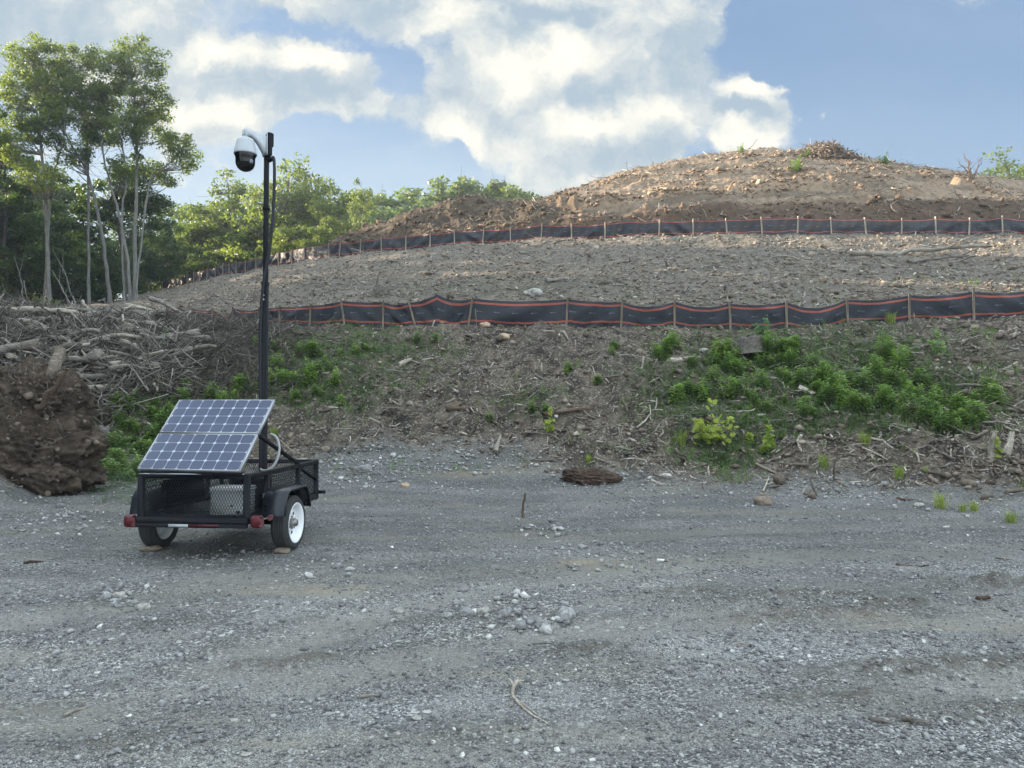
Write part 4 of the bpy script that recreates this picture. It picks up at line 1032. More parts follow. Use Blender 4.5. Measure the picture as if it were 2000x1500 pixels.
# ------------------------------------------------------------------ loose material on the ground
def tint_material(name, stops, rough=.9, spec=.3, n_scale=30, n_amt=.35):
    m, q, b, out = new_mat(name)
    t_ = attr(q, 'tint').outputs['Fac']
    P = q.node('ShaderNodeTexCoord').outputs['Object']
    c = q.ramp(t_, stops); f = q.rng(q.noise(P, n_scale, 3, .6), .3, .7, 1 - n_amt, 1 + n_amt)
    q.put(b.inputs['Base Color'], q.mix(1.0, c, f, 'MULTIPLY')); b.inputs['Roughness'].default_value = rough; b.inputs['Specular IOR Level'].default_value = spec
    return m
STONE = tint_material('crushed_stone', [(0, (.10, .10, .10)), (.45, (.20, .20, .20)), (.8, (.31, .31, .30)), (.93, (.46, .455, .435)), (1, (.62, .61, .58))])
CHIP = tint_material('wood_chips', [(0, (.06, .050, .040)), (.5, (.17, .14, .11)), (.8, (.34, .30, .25)), (1, (.56, .52, .46))])
CLOD = tint_material('orange_clods', [(0, (.13, .09, .062)), (.5, (.24, .172, .118)), (.85, (.35, .262, .185)), (1, (.46, .375, .28))], n_scale=9)
CLODG = tint_material('brown_clods', [(0, (.07, .055, .042)), (.5, (.155, .125, .098)), (.85, (.26, .22, .175)), (1, (.42, .38, .33))], n_scale=9)
WOOD = tint_material('weathered_twigs', [(0, (.035, .029, .024)), (.5, (.095, .082, .069)), (.85, (.22, .20, .175)), (1, (.42, .39, .35))])

ICO = None
def ico():
    global ICO
    if ICO is None:
        g = (1 + 5 ** .5) / 2
        v = np.array([(-1, g, 0), (1, g, 0), (-1, -g, 0), (1, -g, 0), (0, -1, g), (0, 1, g), (0, -1, -g), (0, 1, -g), (g, 0, -1), (g, 0, 1), (-g, 0, -1), (-g, 0, 1)]) / math.sqrt(1 + g * g)
        f = np.array([(0,11,5),(0,5,1),(0,1,7),(0,7,10),(0,10,11),(1,5,9),(5,11,4),(11,10,2),(10,7,6),(7,1,8),(3,9,4),(3,4,2),(3,2,6),(3,6,8),(3,8,9),(4,9,5),(2,4,11),(6,2,10),(8,6,7),(9,8,1)])
        ICO = (v, f)
    return ICO
def scatter_stones(name, x, y, size, mat, rg, flat=(.45, .9), elong=(.7, 1.5), tint=None, sink=.25):
    v, f = ico(); n = len(x); z = H(x, y)
    V = v[None] * (1 + rg.uniform(-.36, .30, (n, 12, 1))) + rg.normal(0, .13, (n, 12, 3))
    s_ = np.stack([rg.uniform(*elong, n), np.ones(n), rg.uniform(*flat, n)], 1) * size[:, None]
    V = V * s_[:, None, :] * .5
    a = rg.uniform(0, 2 * math.pi, n); c, s = np.cos(a)[:, None], np.sin(a)[:, None]
    tl = rg.normal(0, .25, n)[:, None]
    X = V[..., 0]; Y = V[..., 1]; Z = V[..., 2]
    Z2 = Z * np.cos(tl) + X * np.sin(tl); X2 = X * np.cos(tl) - Z * np.sin(tl)
    W_ = np.stack([X2 * c - Y * s + x[:, None], X2 * s + Y * c + y[:, None], Z2 + (z + size * s_[:, 2] / size * (.5 - sink))[:, None]], -1).reshape(-1, 3)
    T = (f[None] + (np.arange(n) * 12)[:, None, None]).reshape(-1, 3)
    ti = rg.beta(2, 2.6, n) if tint is None else tint
    return np_mesh(name, W_, [T], [mat], attrs=dict(tint=np.repeat(np.clip(ti, 0, 1), 12)))
def scatter_sticks(name, x, y, length, rad, mat, rg, lift=None, tiltamp=.25, bend=.18, tint=None, segs=4, zoff=0.0, ang=None):
    n = len(x); z = H(x, y); a = rg.uniform(0, 2 * math.pi, n) if ang is None else ang; tl = rg.normal(0, tiltamp, n)
    ex, ey = np.cos(a) * np.cos(tl), np.sin(a) * np.cos(tl); L = length
    gx = (H(x + ex * .2, y + ey * .2) - H(x - ex * .2, y - ey * .2)) / .4
    D = np.stack([ex, ey, np.sin(tl) + gx * .9], 1); D /= np.linalg.norm(D, axis=1)[:, None]
    S = np.cross(D, np.array([0, 0, 1.0])); S /= np.linalg.norm(S, axis=1)[:, None] + 1e-9; U_ = np.cross(S, D)
    k = segs + 1; tt = np.linspace(-.5, .5, k)
    bs = rg.normal(0, bend, n) * L; bu = rg.normal(0, bend * .5, n) * L; j1 = rg.normal(0, bend * .25, (n, k)) * L[:, None]
    base = np.stack([x, y, z + rad + zoff + (0 if lift is None else lift)], 1)
    C_ = base[:, None] + D[:, None] * (tt[None, :, None] * L[:, None, None]) + S[:, None] * ((4 * tt ** 2 - .3)[None] * bs[:, None] + j1)[..., None] + U_[:, None] * (np.maximum(0, (4 * tt ** 2)[None] * bu[:, None]))[..., None]
    r = rad[:, None] * np.interp(tt, [-.5, .1, .5], [1, .85, .35])[None]
    ring = []
    for q in range(4):
        an = q * math.pi / 2 + .4; ring.append(C_ + (S * math.cos(an))[:, None] * r[..., None] + (U_ * math.sin(an))[:, None] * r[..., None])
    V = np.stack(ring, 2).reshape(-1, 3); nb = k * 4
    Q = []
    for i in range(segs):
        for q in range(4): Q.append((i*4+q, i*4+(q+1) % 4, (i+1)*4+(q+1) % 4, (i+1)*4+q))
    Q += [(3, 2, 1, 0), (segs*4, segs*4+1, segs*4+2, segs*4+3)]
    Q = (np.array(Q)[None] + (np.arange(n) * nb)[:, None, None]).reshape(-1, 4)
    ti = rg.beta(2, 2, n) if tint is None else tint
    return np_mesh(name, V, [Q], [mat], attrs=dict(tint=np.repeat(np.clip(ti, 0, 1), nb)))
def fan_points(rg, n, y0, y1, u0=-.80, u1=.80, power=1.0):
    """random ground points, evenly spread in log distance"""
    y = y0 * (y1 / y0) ** (rg.uniform(0, 1, n) ** power); u_ = rg.uniform(u0, u1, n); return u_ * y, y

rg = np.random.default_rng(101)
# gravel: grit, stones, and the thicker bands of pale stones
x, y = fan_points(rg, 125000, 1.9, 16.0); g_ = tab(gy, x / y)
keep = y < g_ + .1 + gshift(x / y)
cl = fbm(x * .8, y * 1.4, 3); keep &= rg.uniform(0, 1, len(x)) < np.clip(.55 + 1.3 * cl, .12, 1) * (1 - .75 * tracks(x, y)[0])
x, y = x[keep], y[keep]; size = np.clip(rg.lognormal(math.log(.0125), .48, len(x)), .006, .055) * (.75 + y * .035)
ti = np.clip(rg.beta(1.7, 2.6, len(x)) + .10 * (size > .03), 0, 1)
tag(scatter_stones('gravel', x, y, size, STONE, rg, tint=ti), kind='stuff')
x1, y1 = fan_points(rg, 12000, 8.2, 18.5); g1 = tab(gy, x1 / y1); w = np.exp(-((y1 - g1 + .4 - gshift(x1 / y1) * .6) / 1.4) ** 2) * np.clip(.55 + 1.5 * perlin(x1 * .6, y1 * .6), .1, 1); w *= np.where(x1 / y1 > .25, .45, 1)
k = rg.uniform(0, 1, len(x1)) < w; x1, y1 = x1[k], y1[k]
px_, row_ = [], []
for (cx, cy, rx, ry, n) in ((1000, 1205, 130, 45, 120), (250, 1165, 70, 24, 50), (880, 895, 240, 34, 700), (1240, 945, 130, 22, 120), (640, 1110, 90, 25, 40), (1060, 1030, 60, 25, 60), (1230, 1090, 150, 40, 80), (1600, 960, 200, 25, 160), (100, 1020, 120, 30, 150), (700, 925, 120, 32, 420)):
    a = rg.uniform(0, 6.28, n); q = np.sqrt(rg.uniform(0, 1, n)); px_.append(cx + rx * q * np.cos(a)); row_.append(cy + ry * q * np.sin(a))
px_ = np.concatenate(px_); row_ = np.concatenate(row_); T_ = np.exp(np.linspace(math.log(2.5), math.log(24), 420))[None]; c_, s_ = math.cos(PITCH), math.sin(PITCH); du = (750 - row_) / F; dy = c_ - du * s_; dx = ((px_ - 1000) / F / dy)[:, None]; dz = ((s_ + du * c_) / dy)[:, None]
hh = H(dx * T_, T_ + 0 * dx) >= CAM_Z + dz * T_; kk = np.argmax(hh, 1); yy_ = T_[0][kk]; x2 = dx[:, 0] * yy_
x = np.concatenate([x1, x2]); y = np.concatenate([y1, yy_]); size = np.clip(rg.lognormal(math.log(.034), .5, len(x)), .014, .13)
tag(scatter_stones('gravel', x, y, size, STONE, rg, tint=np.clip(rg.beta(3, 1.8, len(x)), 0, 1)), kind='stuff')

# bank: clods, chips and broken roots
x, y = fan_points(rg, 42000, 10.5, 23.5); z, uq, bank, mid, top, cut, pile, g_, l_, u_2 = zones(x, y)
k = rg.uniform(0, 1, len(x)) < bank * np.clip(.65 + 1.2 * fbm(x * .9, y * .9, 2), .1, 1); xb, yb = x[k], y[k]
tag(scatter_stones('soil_clods', xb, yb, np.clip(rg.lognormal(math.log(.040), .62, len(xb)), .014, .30), CLODG, rg, sink=.3), kind='stuff')
x, y = fan_points(rg, 48000, 10.8, 23.0); z, uq, bank, mid, top, cut, pile, g_, l_, u_2 = zones(x, y)
k = rg.uniform(0, 1, len(x)) < bank * np.clip(.45 + 1.6 * fbm(x * .7 + 5, y * .7, 2), .06, 1); xb, yb = x[k], y[k]; n = len(xb)
tag(scatter_sticks('wood_debris', xb, yb, np.clip(rg.lognormal(math.log(.13), .6, n), .04, .9), np.clip(rg.lognormal(math.log(.0075), .5, n), .003, .03), CHIP, rg, tiltamp=.3, segs=3), kind='stuff')
x, y = fan_points(rg, 3600, 11.5, 23.0, -.32, .74); z, uq, bank, mid, top, cut, pile, g_, l_, u_2 = zones(x, y)
k = rg.uniform(0, 1, len(x)) < bank * np.clip(.35 + 1.5 * fbm(x * .6 + 2, y * .6, 2) + .3 * (uq > .2), .04, 1); xb, yb = x[k], y[k]; n = len(xb)
tag(scatter_sticks('wood_debris', xb, yb, np.clip(rg.lognormal(math.log(.26), .45, n), .10, .8), np.clip(rg.lognormal(math.log(.018), .4, n), .008, .045), CHIP, rg, tiltamp=.45, segs=3, bend=.05, tint=rg.beta(1.8, 2.2, n)), kind='stuff')
# middle slope: chips and crumbs right up to the upper fence
x, y = fan_points(rg, 60000, 20, 68, -.50, .74); z, uq, bank, mid, top, cut, pile, g_, l_, u_2 = zones(x, y)
k = rg.uniform(0, 1, len(x)) < mid; xm, ym = x[k], y[k]; n = len(xm)
tag(scatter_sticks('wood_debris', xm[:n // 2], ym[:n // 2], np.clip(rg.lognormal(math.log(.17), .55, n // 2), .06, 1.1), np.clip(rg.lognormal(math.log(.010), .5, n // 2), .005, .04), CHIP, rg, tiltamp=.3, segs=3), kind='stuff')
tag(scatter_stones('soil_clods', xm[n // 2:], ym[n // 2:], np.clip(rg.lognormal(math.log(.070), .5, n - n // 2), .03, .35), CLODG, rg, tint=rg.beta(3, 2.2, n - n // 2), sink=.3), kind='stuff')
# dome and dirt pile
x, y = fan_points(rg, 120000, 36, 66, -.30, .74); z, uq, bank, mid, top, cut, pile, g_, l_, u_2 = zones(x, y)
fu = furrow(x, y); rdg = hillridge(x, y)[1]
k = (rg.uniform(0, 1, len(x)) < top * (1 - .85 * cut) * np.clip(-.55 + 1.2 * fu + .8 * fbm(x * .25, y * .5, 2) + 1.1 * rdg, .03, 1) * (1 - .85 * sstep(0, 1, pile))); xt, yt, pl = x[k], y[k], pile[k]
sz = np.clip(rg.lognormal(math.log(.058), .5, len(xt)), .03, .26) * (1 + 1.1 * rdg[k])
k = rg.uniform(0, 1, len(xt)) < 1 - .6 * pl
tag(scatter_stones('soil_clods', xt[k], yt[k], sz[k], CLOD, rg, sink=.25), kind='stuff')
k = rg.uniform(0, 1, len(x)) < top * np.clip(cut * .8 + pile, 0, 1) * .20; xc, yc = x[k], y[k]
tag(scatter_stones('soil_clods', xc, yc, np.clip(rg.lognormal(math.log(.085), .65, len(xc)), .04, .6), tint_material('dark_clods', [(0, (.055, .037, .026)), (.6, (.14, .095, .062)), (1, (.28, .20, .13))], n_scale=9), rg, sink=.3), kind='stuff')
n = 3200; x, y = fan_points(rg, n * 3, 38, 65, -.2, .74); z, uq, bank, mid, top, cut, pile, g_, l_, u_2 = zones(x, y); k = rg.uniform(0, 1, len(x)) < top * .5; x, y = x[k], y[k]; n = len(x)
tag(scatter_sticks('wood_debris', x, y, np.clip(rg.lognormal(math.log(.5), .6, n), .15, 2.4), np.clip(rg.lognormal(math.log(.016), .4, n), .008, .05), CHIP, rg, tiltamp=.35, segs=3), kind='stuff')

# grass and creeping weeds
def scatter_leaflets(name, x, y, size, hgt, mat, rg, blades=False, per=5):
    n = len(x); z = H(x, y); N = n * per
    X = np.repeat(x, per) + rg.normal(0, .03, N); Y = np.repeat(y, per) + rg.normal(0, .03, N); Z = np.repeat(z, per)
    a = rg.uniform(0, 6.28, N); h = np.repeat(hgt, per) * rg.uniform(.4, 1.2, N); s_ = np.repeat(size, per) * rg.uniform(.6, 1.3, N)
    o = np.stack([np.cos(a), np.sin(a), np.zeros(N)], 1); sd = np.stack([-np.sin(a), np.cos(a), np.zeros(N)], 1)
    b0 = np.stack([X, Y, Z - .01], 1)
    if blades:
        w = (s_ * .5)[:, None]; lean = (rg.uniform(.15, .8, N) * h)[:, None]
        m_ = b0 + o * lean * .35 + np.array([0, 0, 1]) * (h * .6)[:, None]; t_ = b0 + o * lean + np.array([0, 0, 1]) * h[:, None]
        V = np.stack([b0 - sd * w, b0 + sd * w, m_ + sd * w * .8, m_ - sd * w * .8, t_], 1).reshape(-1, 3)
        i = np.arange(N)[:, None] * 5; Q = i + np.array([[0, 1, 2, 3]]); T = i + np.array([[3, 2, 4]]); fs = [Q, T]; kk = 5
    else:
        c = b0 + np.array([0, 0, 1]) * h[:, None] + o * (s_ * .6)[:, None]; dz = rg.uniform(-.5, .6, N)[:, None] * s_[:, None]
        V = np.stack([c - o * s_[:, None], c + sd * (s_ * .45)[:, None], c + o * s_[:, None] + np.array([0, 0, 1]) * dz, c - sd * (s_ * .45)[:, None]], 1).reshape(-1, 3)
        Q = np.arange(N * 4).reshape(-1, 4); fs = [Q]; kk = 4
    return np_mesh(name, V, fs, [mat], attrs=dict(tint=np.repeat(np.clip(rg.uniform(0, 1, N) * .6 + .4 * np.repeat(rg.uniform(0, 1, n), per), 0, 1), kk)))
WEED = leaf_material('weed_leaves', (.085, .155, .050), (.25, .34, .115), .35)
WEEDD = leaf_material('ground_cover_leaves', (.032, .075, .028), (.085, .155, .050), .3)
GRASSM = leaf_material('grass_blades', (.060, .115, .035), (.17, .24, .08), .35)
SAPM = leaf_material('maple_leaves', (.16, .24, .035), (.34, .36, .07), .45)
x, y = fan_points(rg, 46000, 10.5, 27, -.62, .72); gm = green_mask(x, y); k = rg.uniform(0, 1, len(x)) < np.clip(gm * 1.15 - .18 + .5 * fbm(x * 1.1, y * 1.1, 3), 0, 1) * (gm > .02); x, y = x[k], y[k]; n = len(x)
tag(scatter_leaflets('ground_cover', x, y, np.full(n, .034), rg.uniform(.02, .20, n), WEEDD, rg, per=6), kind='stuff')
x, y = fan_points(rg, 24000, 10.5, 26, -.62, .74); gm = green_mask(x, y); k = rg.uniform(0, 1, len(x)) < np.clip(gm * .55 + .02 + .3 * fbm(x * .9 + 9, y * .9, 3), 0, 1) * (tab(gy, x / y) < y - .2); x, y = x[k], y[k]; n = len(x)
tag(scatter_leaflets('grass', x, y, np.full(n, .008), rg.uniform(.06, .24, n), GRASSM, rg, True, 9), kind='stuff')
# ------------------------------------------------------------------ weeds, saplings
def blade_leaf(V, T, ti, base, d, up, L, w, tint):
    """lanceolate arching leaf of four faces"""
    d = d / np.linalg.norm(d); s_ = np.cross(d, up); s_ /= np.linalg.norm(s_) + 1e-9; n0 = len(V); nu = np.cross(s_, d)
    droop = np.array([0, 0, -1.0]) * L
    p1 = base + d * L * .35 + droop * .02; p2 = base + d * L * .72 + droop * .12; p3 = base + d * L + droop * .32
    V += [base, p1 + s_ * w - nu * -w * .25, p1 - s_ * w + nu * w * .25, p1, p2 + s_ * w * .7, p2 - s_ * w * .7, p3]
    T += [(n0, n0 + 1, n0 + 3), (n0, n0 + 3, n0 + 2), (n0 + 1, n0 + 4, n0 + 3), (n0 + 3, n0 + 4, n0 + 6), (n0 + 3, n0 + 6, n0 + 5), (n0 + 2, n0 + 3, n0 + 5)]
    ti += [tint] * 7
def weed_variant(seed, h, stems, nleaf, L=.15, w=.025):
    rg = np.random.default_rng(seed); root = empty('weed'); mb = MB(); V, T, ti = [], [], []
    for s_ in range(stems):
        a = rg.uniform(0, 6.28); r = rg.uniform(0, .16) * (s_ > 0); hh = h * rg.uniform(.55, 1.05); b = np.array([r * math.cos(a), r * math.sin(a), -.04]); t_ = b + np.array([.25 * r * math.cos(a) + rg.normal(0, .03), .25 * r * math.sin(a) + rg.normal(0, .03), hh])
        mb.tube([b, b * .5 + t_ * .5 + rg.normal(0, .01, 3), t_], [.007, .005, .003], 5, caps=False); st = rg.uniform(0, .45)
        for k in range(nleaf):
            f = (.10 + .9 * (k / nleaf)) ; p = b + (t_ - b) * f; an = k * 2.4 + rg.uniform(-.3, .3); el = .25 + .9 * max(0, f - .5) + rg.uniform(-.1, .2)
            d = np.array([math.cos(an), math.sin(an), el]); blade_leaf(V, T, ti, p, d, np.array([0, 0, 1.0]), L * (1.1 - .45 * f) * rg.uniform(.8, 1.2), w * rg.uniform(.8, 1.2), min(1, st + .25 * f + .25 * rg.uniform()))
    mb.build('stem', WEED_STEM, root); np_mesh('foliage', np.array(V), [np.array(T)], [WEED], root, attrs=dict(tint=ti))
    return root
WEED_STEM = plain('green_stem', (.10, .14, .05), .7)
VAR = [weed_variant(201 + k, h, s, nl) for k, (h, s, nl) in enumerate(((.50, 5, 24), (.42, 7, 20), (.62, 4, 30), (.34, 6, 16), (.75, 6, 34)))]
vused = set()
def place_copy(src, loc, rz, sc, label, cat, group=None):
    o = src if id(src) not in vused else copy_tree(src); vused.add(id(src))
    o.location = loc; o.rotation_euler = (0, 0, rz); o.scale = (sc, sc, sc) if np.isscalar(sc) else sc
    return tag(o, label, cat, group)
rgo = random.Random(77)
def px_ground(px, row): return hit(px, row, 8, 30)
def patch(spots, label, group, vs=(0, 1, 2, 3), sc=(.4, 1.25)):
    for (cx, cy, rx, ry, n) in spots:
        for _ in range(int(n * .9 + .5)):
            a = rgo.uniform(0, 6.28); q = math.sqrt(rgo.random()); p = px_ground(cx + rx * q * math.cos(a), cy + ry * q * math.sin(a))
            place_copy(VAR[rgo.choice(vs)], (p.x, p.y, p.z), rgo.uniform(0, 6.28), rgo.uniform(*sc), label, 'weed', group)
patch([(1400, 715, 50, 30, 14), (1490, 715, 55, 40, 18), (1580, 745, 70, 45, 20), (1690, 765, 90, 45, 26), (1790, 790, 60, 35, 18), (1860, 825, 60, 25, 16), (1350, 780, 40, 20, 8), (1300, 690, 30, 20, 8), (1740, 705, 40, 20, 8), (1460, 800, 60, 25, 9), (1530, 690, 50, 20, 8), (1650, 800, 120, 30, 20), (1560, 775, 60, 25, 10), (1430, 760, 60, 25, 10), (1920, 780, 30, 20, 3)],
      'leafy green weed in the thick patch on the right part of the bank', 'weeds on the right bank')
patch([(560, 745, 50, 25, 12), (480, 770, 50, 20, 9), (400, 780, 60, 18, 10), (230, 810, 40, 25, 10), (280, 850, 50, 40, 14), (215, 900, 25, 25, 6), (330, 800, 40, 20, 8), (600, 700, 30, 20, 5), (250, 930, 40, 15, 6), (560, 700, 60, 25, 8), (640, 735, 50, 20, 5), (520, 730, 40, 25, 8), (610, 770, 50, 25, 8), (660, 700, 50, 20, 5)],
      'leafy green weed on the bank behind the trailer, below the brush pile', 'weeds behind the trailer')
patch([(720, 690, 40, 10, 3), (840, 670, 60, 8, 2), (1045, 800, 40, 10, 2), (960, 820, 30, 8, 1), (1200, 690, 20, 12, 3), (1120, 730, 20, 12, 2), (1160, 745, 15, 8, 2)],
      'small lone weed on the bare middle of the bank', 'lone weeds on the bank', (1, 3), (.5, .8))
for px, row, v_, sc, lab in ((665, 795, 2, .85, 'single spiky green weed on bare soil just right of the camera mast'), (1300, 690, 2, 1.0, 'upright weed against the lower fence, left end of the right weed patch'), (1725, 705, 4, 1.05, 'largest bushy weed rising to the lower fence on the right'), (1500, 690, 4, .95, 'tall weed beside the old stump under the lower fence')):
    p = px_ground(px, row); place_copy(VAR[v_], tuple(p), 1.0, sc, lab, 'weed')
for px, row, sc, lab in ((1450, 300, 1.6, 'green weed on the hill crest, left of the peak'), (1560, 335, 2.0, 'green weed on the upper hill face below the crest'), (1730, 322, 1.8, 'green weed on the crest, right of the brush heap'), (1580, 309, 1.4, 'small weed on the crest beside the brush heap')):
    p = hit(px, row, 38, 70); place_copy(VAR[0], tuple(p), .5, sc, lab, 'weed')

def tuft(seed, n=60, h=.26):
    rg = np.random.default_rng(seed); V, T, ti = [], [], []
    for k in range(n):
        a = rg.uniform(0, 6.28); b = np.array([rg.normal(0, .05), rg.normal(0, .05), -.02]); hh = h * rg.uniform(.5, 1.1); o_ = np.array([math.cos(a), math.sin(a), 0]); ln = rg.uniform(.15, .75) * hh; s_ = np.array([-o_[1], o_[0], 0]) * .005
        m_ = b + o_ * ln * .3 + np.array([0, 0, hh * .62]); e = b + o_ * ln + np.array([0, 0, hh]); n0 = len(V); V += [b - s_, b + s_, m_ + s_ * .9, m_ - s_ * .9, e]; T += [(n0, n0 + 1, n0 + 2), (n0, n0 + 2, n0 + 3), (n0 + 3, n0 + 2, n0 + 4)]; ti += [rg.uniform(.2, 1)] * 5
    return np_mesh('grass_tuft', V, [np.array(T)], [TUFTM], attrs=dict(tint=ti))
TUFTM = leaf_material('yellow_green_grass', (.14, .20, .045), (.30, .33, .10), .35)
TF = tuft(71)
for k, (px, row, sc, lab) in enumerate(((1758, 935, 1.0, 'yellow green grass tuft on the bank foot below the right end of the weeds'), (1838, 992, 1.1, 'widest yellow green grass tuft at the gravel edge on the right'), (1880, 1000, .6, 'small grass tuft right of the widest tuft'), (1902, 998, .7, 'small grass tuft, second to the right of the widest tuft'), (1975, 1022, .8, 'green grass tuft on the gravel at the right edge'),
      (1808, 925, .6, 'thin grass tuft above the gravel edge near the right edge'), (1610, 915, 1.1, 'loose grass tuft below the small maple sapling'), (1330, 872, 1.3, 'green grass tuft left of the larger maple sapling'), (1150, 905, .8, 'faint grass tuft above the red brown root clump'), (1690, 870, 1.2, 'tall grass tuft below the middle of the weed patch'),
      (535, 855, 1.0, 'grass tuft on soil just right of the solar panel'), (1430, 640, 1.2, 'grass tuft against the lower fence near the stump'), (1740, 632, 1.4, 'grass tuft against the lower fence above the largest weed'))):
    p = hit(px, row, 8, 30); o = TF if k == 0 else TF.copy()
    if k: COL.objects.link(o)
    o.location = p; o.rotation_euler = (0, 0, k * 1.3); o.scale = (sc, sc, sc); tag(o, lab, 'grass tuft')
def lobed_leaf(V, F5, ti, c, n_, s_, rg, tint):
    n_ = n_ / np.linalg.norm(n_); a = np.cross(n_, rg.normal(size=3)); a /= np.linalg.norm(a); b = np.cross(n_, a); k0 = len(V)
    pr = [(0, -1), (.55, -.75), (.5, -.25), (1.0, -.05), (.55, .25), (.62, .75), (.2, .55), (0, 1.1), (-.2, .55), (-.62, .75), (-.55, .25), (-1.0, -.05), (-.5, -.25), (-.55, -.75)]
    V.append(c - n_ * s_ * .15)
    for u_, w_ in pr: V.append(c + (a * u_ + b * w_) * s_)
    for k in range(14): F5.append((k0, k0 + 1 + k, k0 + 1 + (k + 1) % 14))
    ti += [tint] * 15
def sapling(px, row, top, wpx, nleaf, seed, label, size=.07, mat=SAPM):
    rg = np.random.default_rng(seed); p = px_ground(px, row); root = empty('sapling', tuple(p)); h = zrow(top, p.y) - p.z; wr = wpx / F * p.y / 2
    mb = MB(); V, T, ti = [], [], []
    for s_ in range(max(2, nleaf // 22)):
        e = np.array([rg.uniform(-.8, .8) * wr * (s_ > 0), rg.uniform(-.8, .8) * wr * (s_ > 0), h * (1 if s_ == 0 else rg.uniform(.4, .75))])
        limb(mb, (0, 0, -.03), e, .010, .004, rg, 5, .1, 0)
        for k in range(22):
            f = rg.uniform(.15, 1.02); c = e * f + rg.normal(0, 1, 3) * np.array([wr * .34, wr * .34, .05]) * (1.15 - f * .7)
            c[2] = max(c[2], .03); lobed_leaf(V, T, ti, c, np.array([rg.normal(0, .6), -.5 + rg.normal(0, .5), .7]), size * rg.uniform(.6, 1.2), rg, rg.uniform(0, .6) + .4 * f * rg.uniform())
    mb.build('stem', WEED_STEM, root); np_mesh('foliage', np.array(V), [np.array(T)], [mat], root, attrs=dict(tint=np.clip(ti, 0, 1)))
    return tag(root, label, 'sapling')
sapling(1392, 872, 782, 82, 170, 301, 'yellow green maple sapling, the larger one at the front of the weed patch')
sapling(1502, 890, 826, 40, 66, 302, 'small yellow green maple sapling right of the larger one')
sapling(1462, 870, 845, 16, 22, 303, 'tiny sprig of lobed leaves between the two maple saplings', .05)
sapling(1074, 845, 796, 22, 26, 304, 'thin yellow green sprout alone on the bare bank', .055)
sapling(1945, 895, 855, 24, 30, 305, 'young light green sprout in front of the split stump', .06)
sapling(1832, 700, 645, 40, 66, 306, 'light green leafy sprout near the lower fence at the right', .055, WEED)
sapling(325, 690, 640, 50, 130, 307, 'yellow green bush growing out of the brush pile', .05, GRASSM)
sapling(240, 875, 842, 50, 88, 308, 'low yellow green bush left of the solar panel', .05, GRASSM)
sapling(1495, 672, 612, 46, 110, 309, 'dark green sprout cluster growing on the old stump', .06, WEEDD)

# ------------------------------------------------------------------ wood: logs, stumps, sticks
def log_material(name, a, b_, c_):
    m, q, bs, out = new_mat(name)
    P = q.node('ShaderNodeTexCoord').outputs['Object']; oi = q.node('ShaderNodeObjectInfo').outputs['Random']
    S = q.vmath('ADD', q.vmath('MULTIPLY', P, (1.5, 14, 14)), q.vmath('SCALE', (7.0, 3.0, 5.0), oi))
    n = q.noise(S, 2.2, 7, .68, .6); n2 = q.noise(q.vmath('ADD', P, q.vmath('SCALE', (7.0, 3.0, 5.0), oi)), 2.0, 4, .6)
    c = q.ramp(n, [(.28, a), (.5, b_), (.72, c_)])
    c = q.mix(q.rng(n2, .5, .66, 0, .55), c, (.11, .085, .060, 1))
    c = q.mix(1.0, c, q.rng(oi, 0, 1, .72, 1.25, False), 'MULTIPLY')
    q.put(bs.inputs['Base Color'], c); bs.inputs['Roughness'].default_value = .9; bs.inputs['Specular IOR Level'].default_value = .2
    q.l.new(q.bump(n, .8, .03), bs.inputs['Normal']); return m
LOGM = log_material('weathered_log_wood', (.060, .052, .045), (.185, .165, .145), (.36, .335, .30))
LOGP = log_material('pale_log_wood', (.14, .12, .095), (.34, .30, .25), (.55, .51, .45))
LOGR = log_material('rotten_red_wood', (.040, .029, .022), (.095, .066, .049), (.18, .130, .098))
def log_mesh(mb, seed, L=1.0, r=.05, bend=.08, taper=.5, stubs=2, n=10, split=False):
    rg = np.random.default_rng(seed); k = 12; t_ = np.linspace(-.5, .5, k)
    ph = rg.uniform(0, 6.28); pts = np.stack([t_ * L, bend * L * np.sin(t_ * 3 + ph) - bend * L * math.sin(ph), bend * L * .5 * np.cos(t_ * 4 + ph * 2)], 1) + rg.normal(0, .010 * L, (k, 3)) * .7
    rad = r * np.interp(t_, [-.5, .5], [1, taper]) * (1 + rg.normal(0, .07, k)); n0 = mb.n
    mb.tube(pts, rad, n)
    V = mb.v[-1]; V[:k * n] += rg.normal(0, r * .07, (k * n, 3))
    if split: V[:n, 0] -= rg.uniform(0, .25, n) * r * 4; V[(k-1)*n:k*n, 0] += rg.uniform(0, .3, n) * r * 5
    for _ in range(stubs):
        i = rg.integers(2, k - 2); a = rg.uniform(0, 6.28); d = np.array([rg.uniform(.3, 1), math.cos(a), math.sin(a)]) * L * rg.uniform(.06, .22)
        mb.tube([pts[i], pts[i] + d * .5, pts[i] + d + rg.normal(0, .015 * L, 3)], [rad[i] * .45, rad[i] * .3, rad[i] * .12], 6)
    return mb
def place_log(px, row, L, r, ang, el, label, group=None, seed=1, mat=None, name='log', dz=0.0, lo=8, hi=30, bend=.06, taper=.55, stubs=2, split=False, depth=None, cat=None, mesh=None):
    p = hit(px, row, lo, hi) if depth is None else at(px, row, depth)
    if mesh is None: o = log_mesh(MB(), seed, L, r, bend, taper, stubs, split=split).build(name, mat or LOGM, smooth=True)
    else: o = bpy.data.objects.new(name, mesh); COL.objects.link(o)
    o.location = (p.x, p.y, p.z + r * .6 + dz)
    d = Vector((math.cos(R(ang)) * math.cos(R(el)), math.sin(R(ang)) * math.cos(R(el)), math.sin(R(el)))); o.rotation_euler = d.to_track_quat('X', 'Z').to_euler()
    return tag(o, label, cat or name, group)
